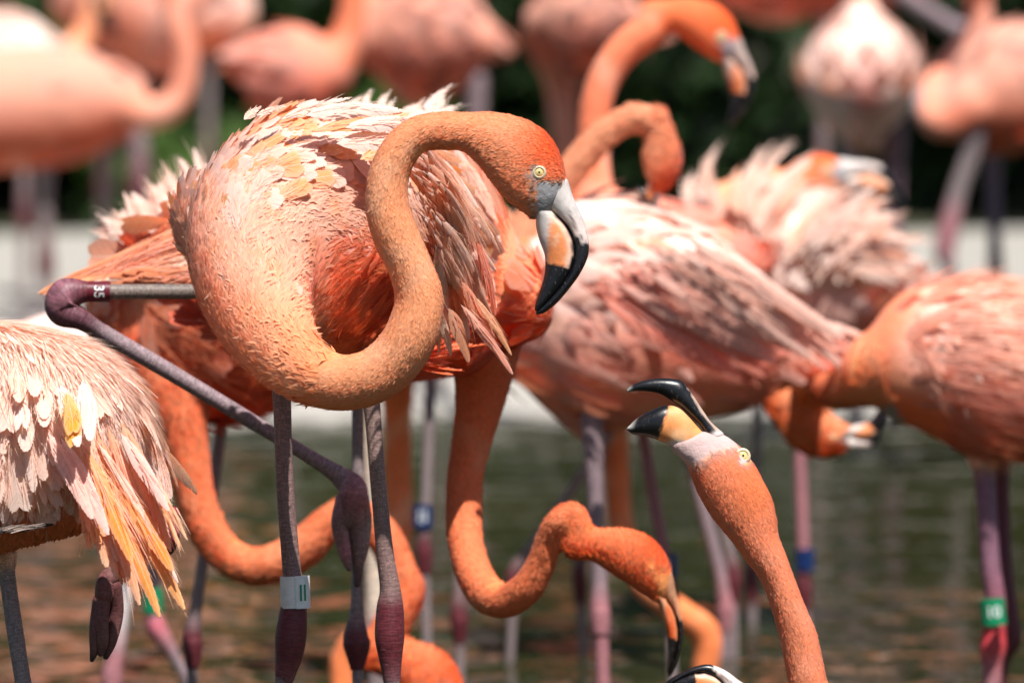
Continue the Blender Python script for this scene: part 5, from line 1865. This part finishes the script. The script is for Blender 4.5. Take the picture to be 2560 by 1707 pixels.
bg('peach flamingo cut by the top edge beside the bent neck', 15.6, 'salmon',
   [(470, -60, 440, 60), (520, -90, 480, 140), (570, -60, 560, 120)], [(560, -20, 0, 60), (600, -150, 0, 32), (590, -280, 0, 28)], HeadTF((650, -360), (655, -200)), 0,
   legs=[leg_bg(520, 100, 520, yb(15.6), 15.6, 12)])
bg('round-backed salmon flamingo at the top, left of the front bird', 13.4, 'coral',
   [(655, 95, 660, 265), (690, 70, 695, 305), (745, 62, 748, 318), (800, 90, 802, 295), (830, 150, 828, 240)],
   [(820, 180, 0, 70), (860, 120, .0, 46), (880, 40, 0, 38), (880, -80, 0, 34)], HeadTF((950, -190), (955, -10)), 0,
   legs=[leg_bg(720, 280, 720, yb(13.4), 13.4, 14)])
bg('pink flamingo at the top behind the back of the front bird', 13.6, 'rose',
   [(1190, 20, 1185, 170), (1140, -60, 1130, 235), (1060, -90, 1060, 262), (985, -60, 985, 245), (935, 10, 940, 180)],
   [(940, 100, 0, 80), (900, -30, 0, 50), (890, -160, 0, 38)], HeadTF((820, -270), (810, -90), True), 0,
   legs=[leg_bg(1190, 200, 1185, yb(13.6), 13.6, 18, col=GP), leg_bg(1090, 240, 1100, yb(13.6), 13.6, 14)])
bg('plump pink flamingo at the top, right of centre, seen over the curved head', 13.2, 'rose',
   [(1585, 0, 1575, 120), (1530, -80, 1520, 175), (1450, -100, 1450, 195), (1380, -60, 1385, 170), (1350, 0, 1355, 110)],
   [(1380, 90, .08, 80), (1400, 190, .1, 46), (1410, 290, .1, 38), (1420, 400, .1, 36), (1440, 500, .1, 36)], HeadTF((1500, 640), (1500, 830)), .1,
   legs=[leg_bg(1500, 160, 1500, yb(13.2), 13.2, 14)])
bg('coral flamingo whose belly dips in at the top edge, a grey leg held out', 13.8, 'coral',
   [(2330, -120, 2310, -10), (2200, -180, 2180, 25), (2060, -200, 2040, 40), (1930, -180, 1925, 62), (1830, -120, 1840, 30)],
   [(1870, -70, 0, 70), (1800, -180, 0, 42), (1800, -300, 0, 34)], HeadTF((1720, -400), (1710, -220), True), 0,
   legs=[dict(pts=[(2200, -60, -.05, 34, GP), (2290, 10, -.06, 22, GP), (2370, 60, -.06, 20, GP), (2440, 105, -.06, 26, GP), (2400, 220, -.03, 16, G), (2340, 330, 0, 14, G)]), leg_bg(2060, 0, 2050, yb(13.8), 13.8, 14)])


def pigR(c, X_, Y_, b):
    d1 = np.exp(-(((X_ - 2165) / 45) ** 2 + ((Y_ - 245) / 60) ** 2))
    c = lerp(c, np.array([[0.90, 0.68, 0.60]]), .5)
    return lerp(c, np.array([[0.70, 0.16, 0.12]]), (d1 * .85)[:, None])


bg('pale flamingo at the upper right seen from behind with a reddish patch', 12.9, 'pale',
   [(2100, 30, 2200, 30, .05, 60), (2030, 110, 2280, 110, .02, 130), (1998, 200, 2310, 200, 0, 160), (2040, 280, 2270, 280, 0, 130), (2100, 335, 2210, 335, 0, 80)],
   [(2150, 120, .15, 60), (2160, 20, .25, 34), (2150, -100, .25, 30)], HeadTF((2080, -210), (2070, -30), True), .25,
   legs=[leg_bg(2125, 310, 2140, yb(12.95), 12.9, 20, col=GP), leg_bg(2235, 310, 2235, yb(12.95), 12.9, 20, col=(.2, .12, .15), dz=.05)], body_pig=pigR)
bg('pale flamingo at the upper right corner with its neck folded along its breast', 12.6, 'rose',
   [(2700, 130, 2690, 260), (2600, 60, 2600, 360), (2500, 55, 2500, 390), (2410, 110, 2420, 370), (2370, 190, 2380, 320)],
   [(2420, 270, -.05, 74), (2368, 308, -.06, 48), (2325, 288, -.05, 40), (2318, 238, .0, 36), (2352, 192, .08, 34), (2400, 130, .12, 34), (2450, 60, .12, 35), (2440, -40, .1, 34)], HeadTF((2330, -190), (2320, -10), True), -.05,
   legs=[dict(pts=[(2440, 320, -.05, 36, GP), (2425, 390, -.05, 25, G), (2395, 480, -.05, 23, G), (2375, 560, -.05, 27, PK), (2362, 630, -.05, 27, PK), (2375, 700, -.05, 18, G), (2400, yb(12.6), 0, 16, G)]), leg_bg(2480, 350, 2500, yb(12.7), 12.6, 16, col=(.16, .11, .16), dz=.1)])

# --- wading birds whose bodies are out of sight: legs with bands at the lower left
K1 = Bird('flamingo behind the cropped pale one, with one whitish leg and one green-banded', 9.6, 'pale',
          [(-60, 900, -60, 1000), (60, 800, 60, 1150), (200, 780, 210, 1200), (330, 850, 340, 1150), (420, 930, 420, 1090)],
          [(380, 1000, .1, 70), (480, 960, .3, 46), (560, 900, .4, 40), (620, 800, .4, 38), (660, 700, .4, 38)], HeadTF((800, 640), (800, 900)), .4,
          legs=[dict(pts=[(300, 1100, 0, 30, (.6, .5, .5)), (318, 1420, 0, 18, (.62, .56, .56)), (304, 1540, 0, 19, (.62, .56, .56)), (290, 1640, 0, 22, PK), (280, 1700, 0, 26, PK), (285, 1820, 0, 17, G), (290, water_y(9.6), 0, 18, G)]),
                dict(pts=[(370, 1100, .1, 24, GP), (385, 1400, .1, 17, GP), (384, 1500, .1, 18, GP), (388, 1560, .1, 25, (.6, .15, .2)), (410, 1600, .1, 22, PK), (440, 1650, .1, 15, GP), (480, 1750, .1, 14, GP), (500, water_y(9.7), .1, 16, G)])], voxel=0.009)
shell_band(K1, P(382, 1500, 9.7), UP, 24 * 9.7 / FPX, 62 * 9.7 / FPX, M_GREEN)

# fine loose filaments over the plumage of the nearer birds
A.do_nap(5000, 80, 1.5, lambda b: (1 - b.reg) * smooth(b.py, 520, 580) * smooth(b.px, 740, 800) * (b.N @ -FWD > -0.2), lift=0.04, tipmix=0.5, name='filaments', jitter=0.15, tipcol=(0.93, 0.36, 0.16))
B.do_nap(7000, 110, 1.7, lambda b: (1 - b.reg) * smooth(b.py, 1180, 1080) * (b.px > -100) * (b.N @ -FWD > -0.2), lift=0.07, tipmix=0.85, name='filaments', jitter=0.2, tipcol=(0.98, 0.82, 0.76))
D.do_nap(5000, 90, 2.2, lambda b: (1 - b.reg) * (b.N @ -FWD > -0.2), lift=0.05, tipmix=0.5, name='filaments', jitter=0.2)
E.do_nap(6000, 110, 2.6, lambda b: (1 - b.reg) * (b.N @ -FWD > -0.2), lift=0.10, tipmix=0.5, name='filaments', jitter=0.35)
J.do_nap(1800, 150, 3, lambda b: (1 - b.reg) * (b.N @ -FWD > -0.2) * (b.px > 2300), lift=0.03, tipmix=0.6, name='filaments', jitter=0.10, tipcol=(0.94, 0.60, 0.48))
loose_barbs(A, 16)
loose_barbs(B, 20, 1.0)
loose_barbs(D, 10)
loose_barbs(E, 14, 1.3, splay=1.0)
loose_barbs(F, 6, 1.6)
loose_barbs(I, 16, 1.7, splay=1.0)
loose_barbs(J, 10, 1.6)
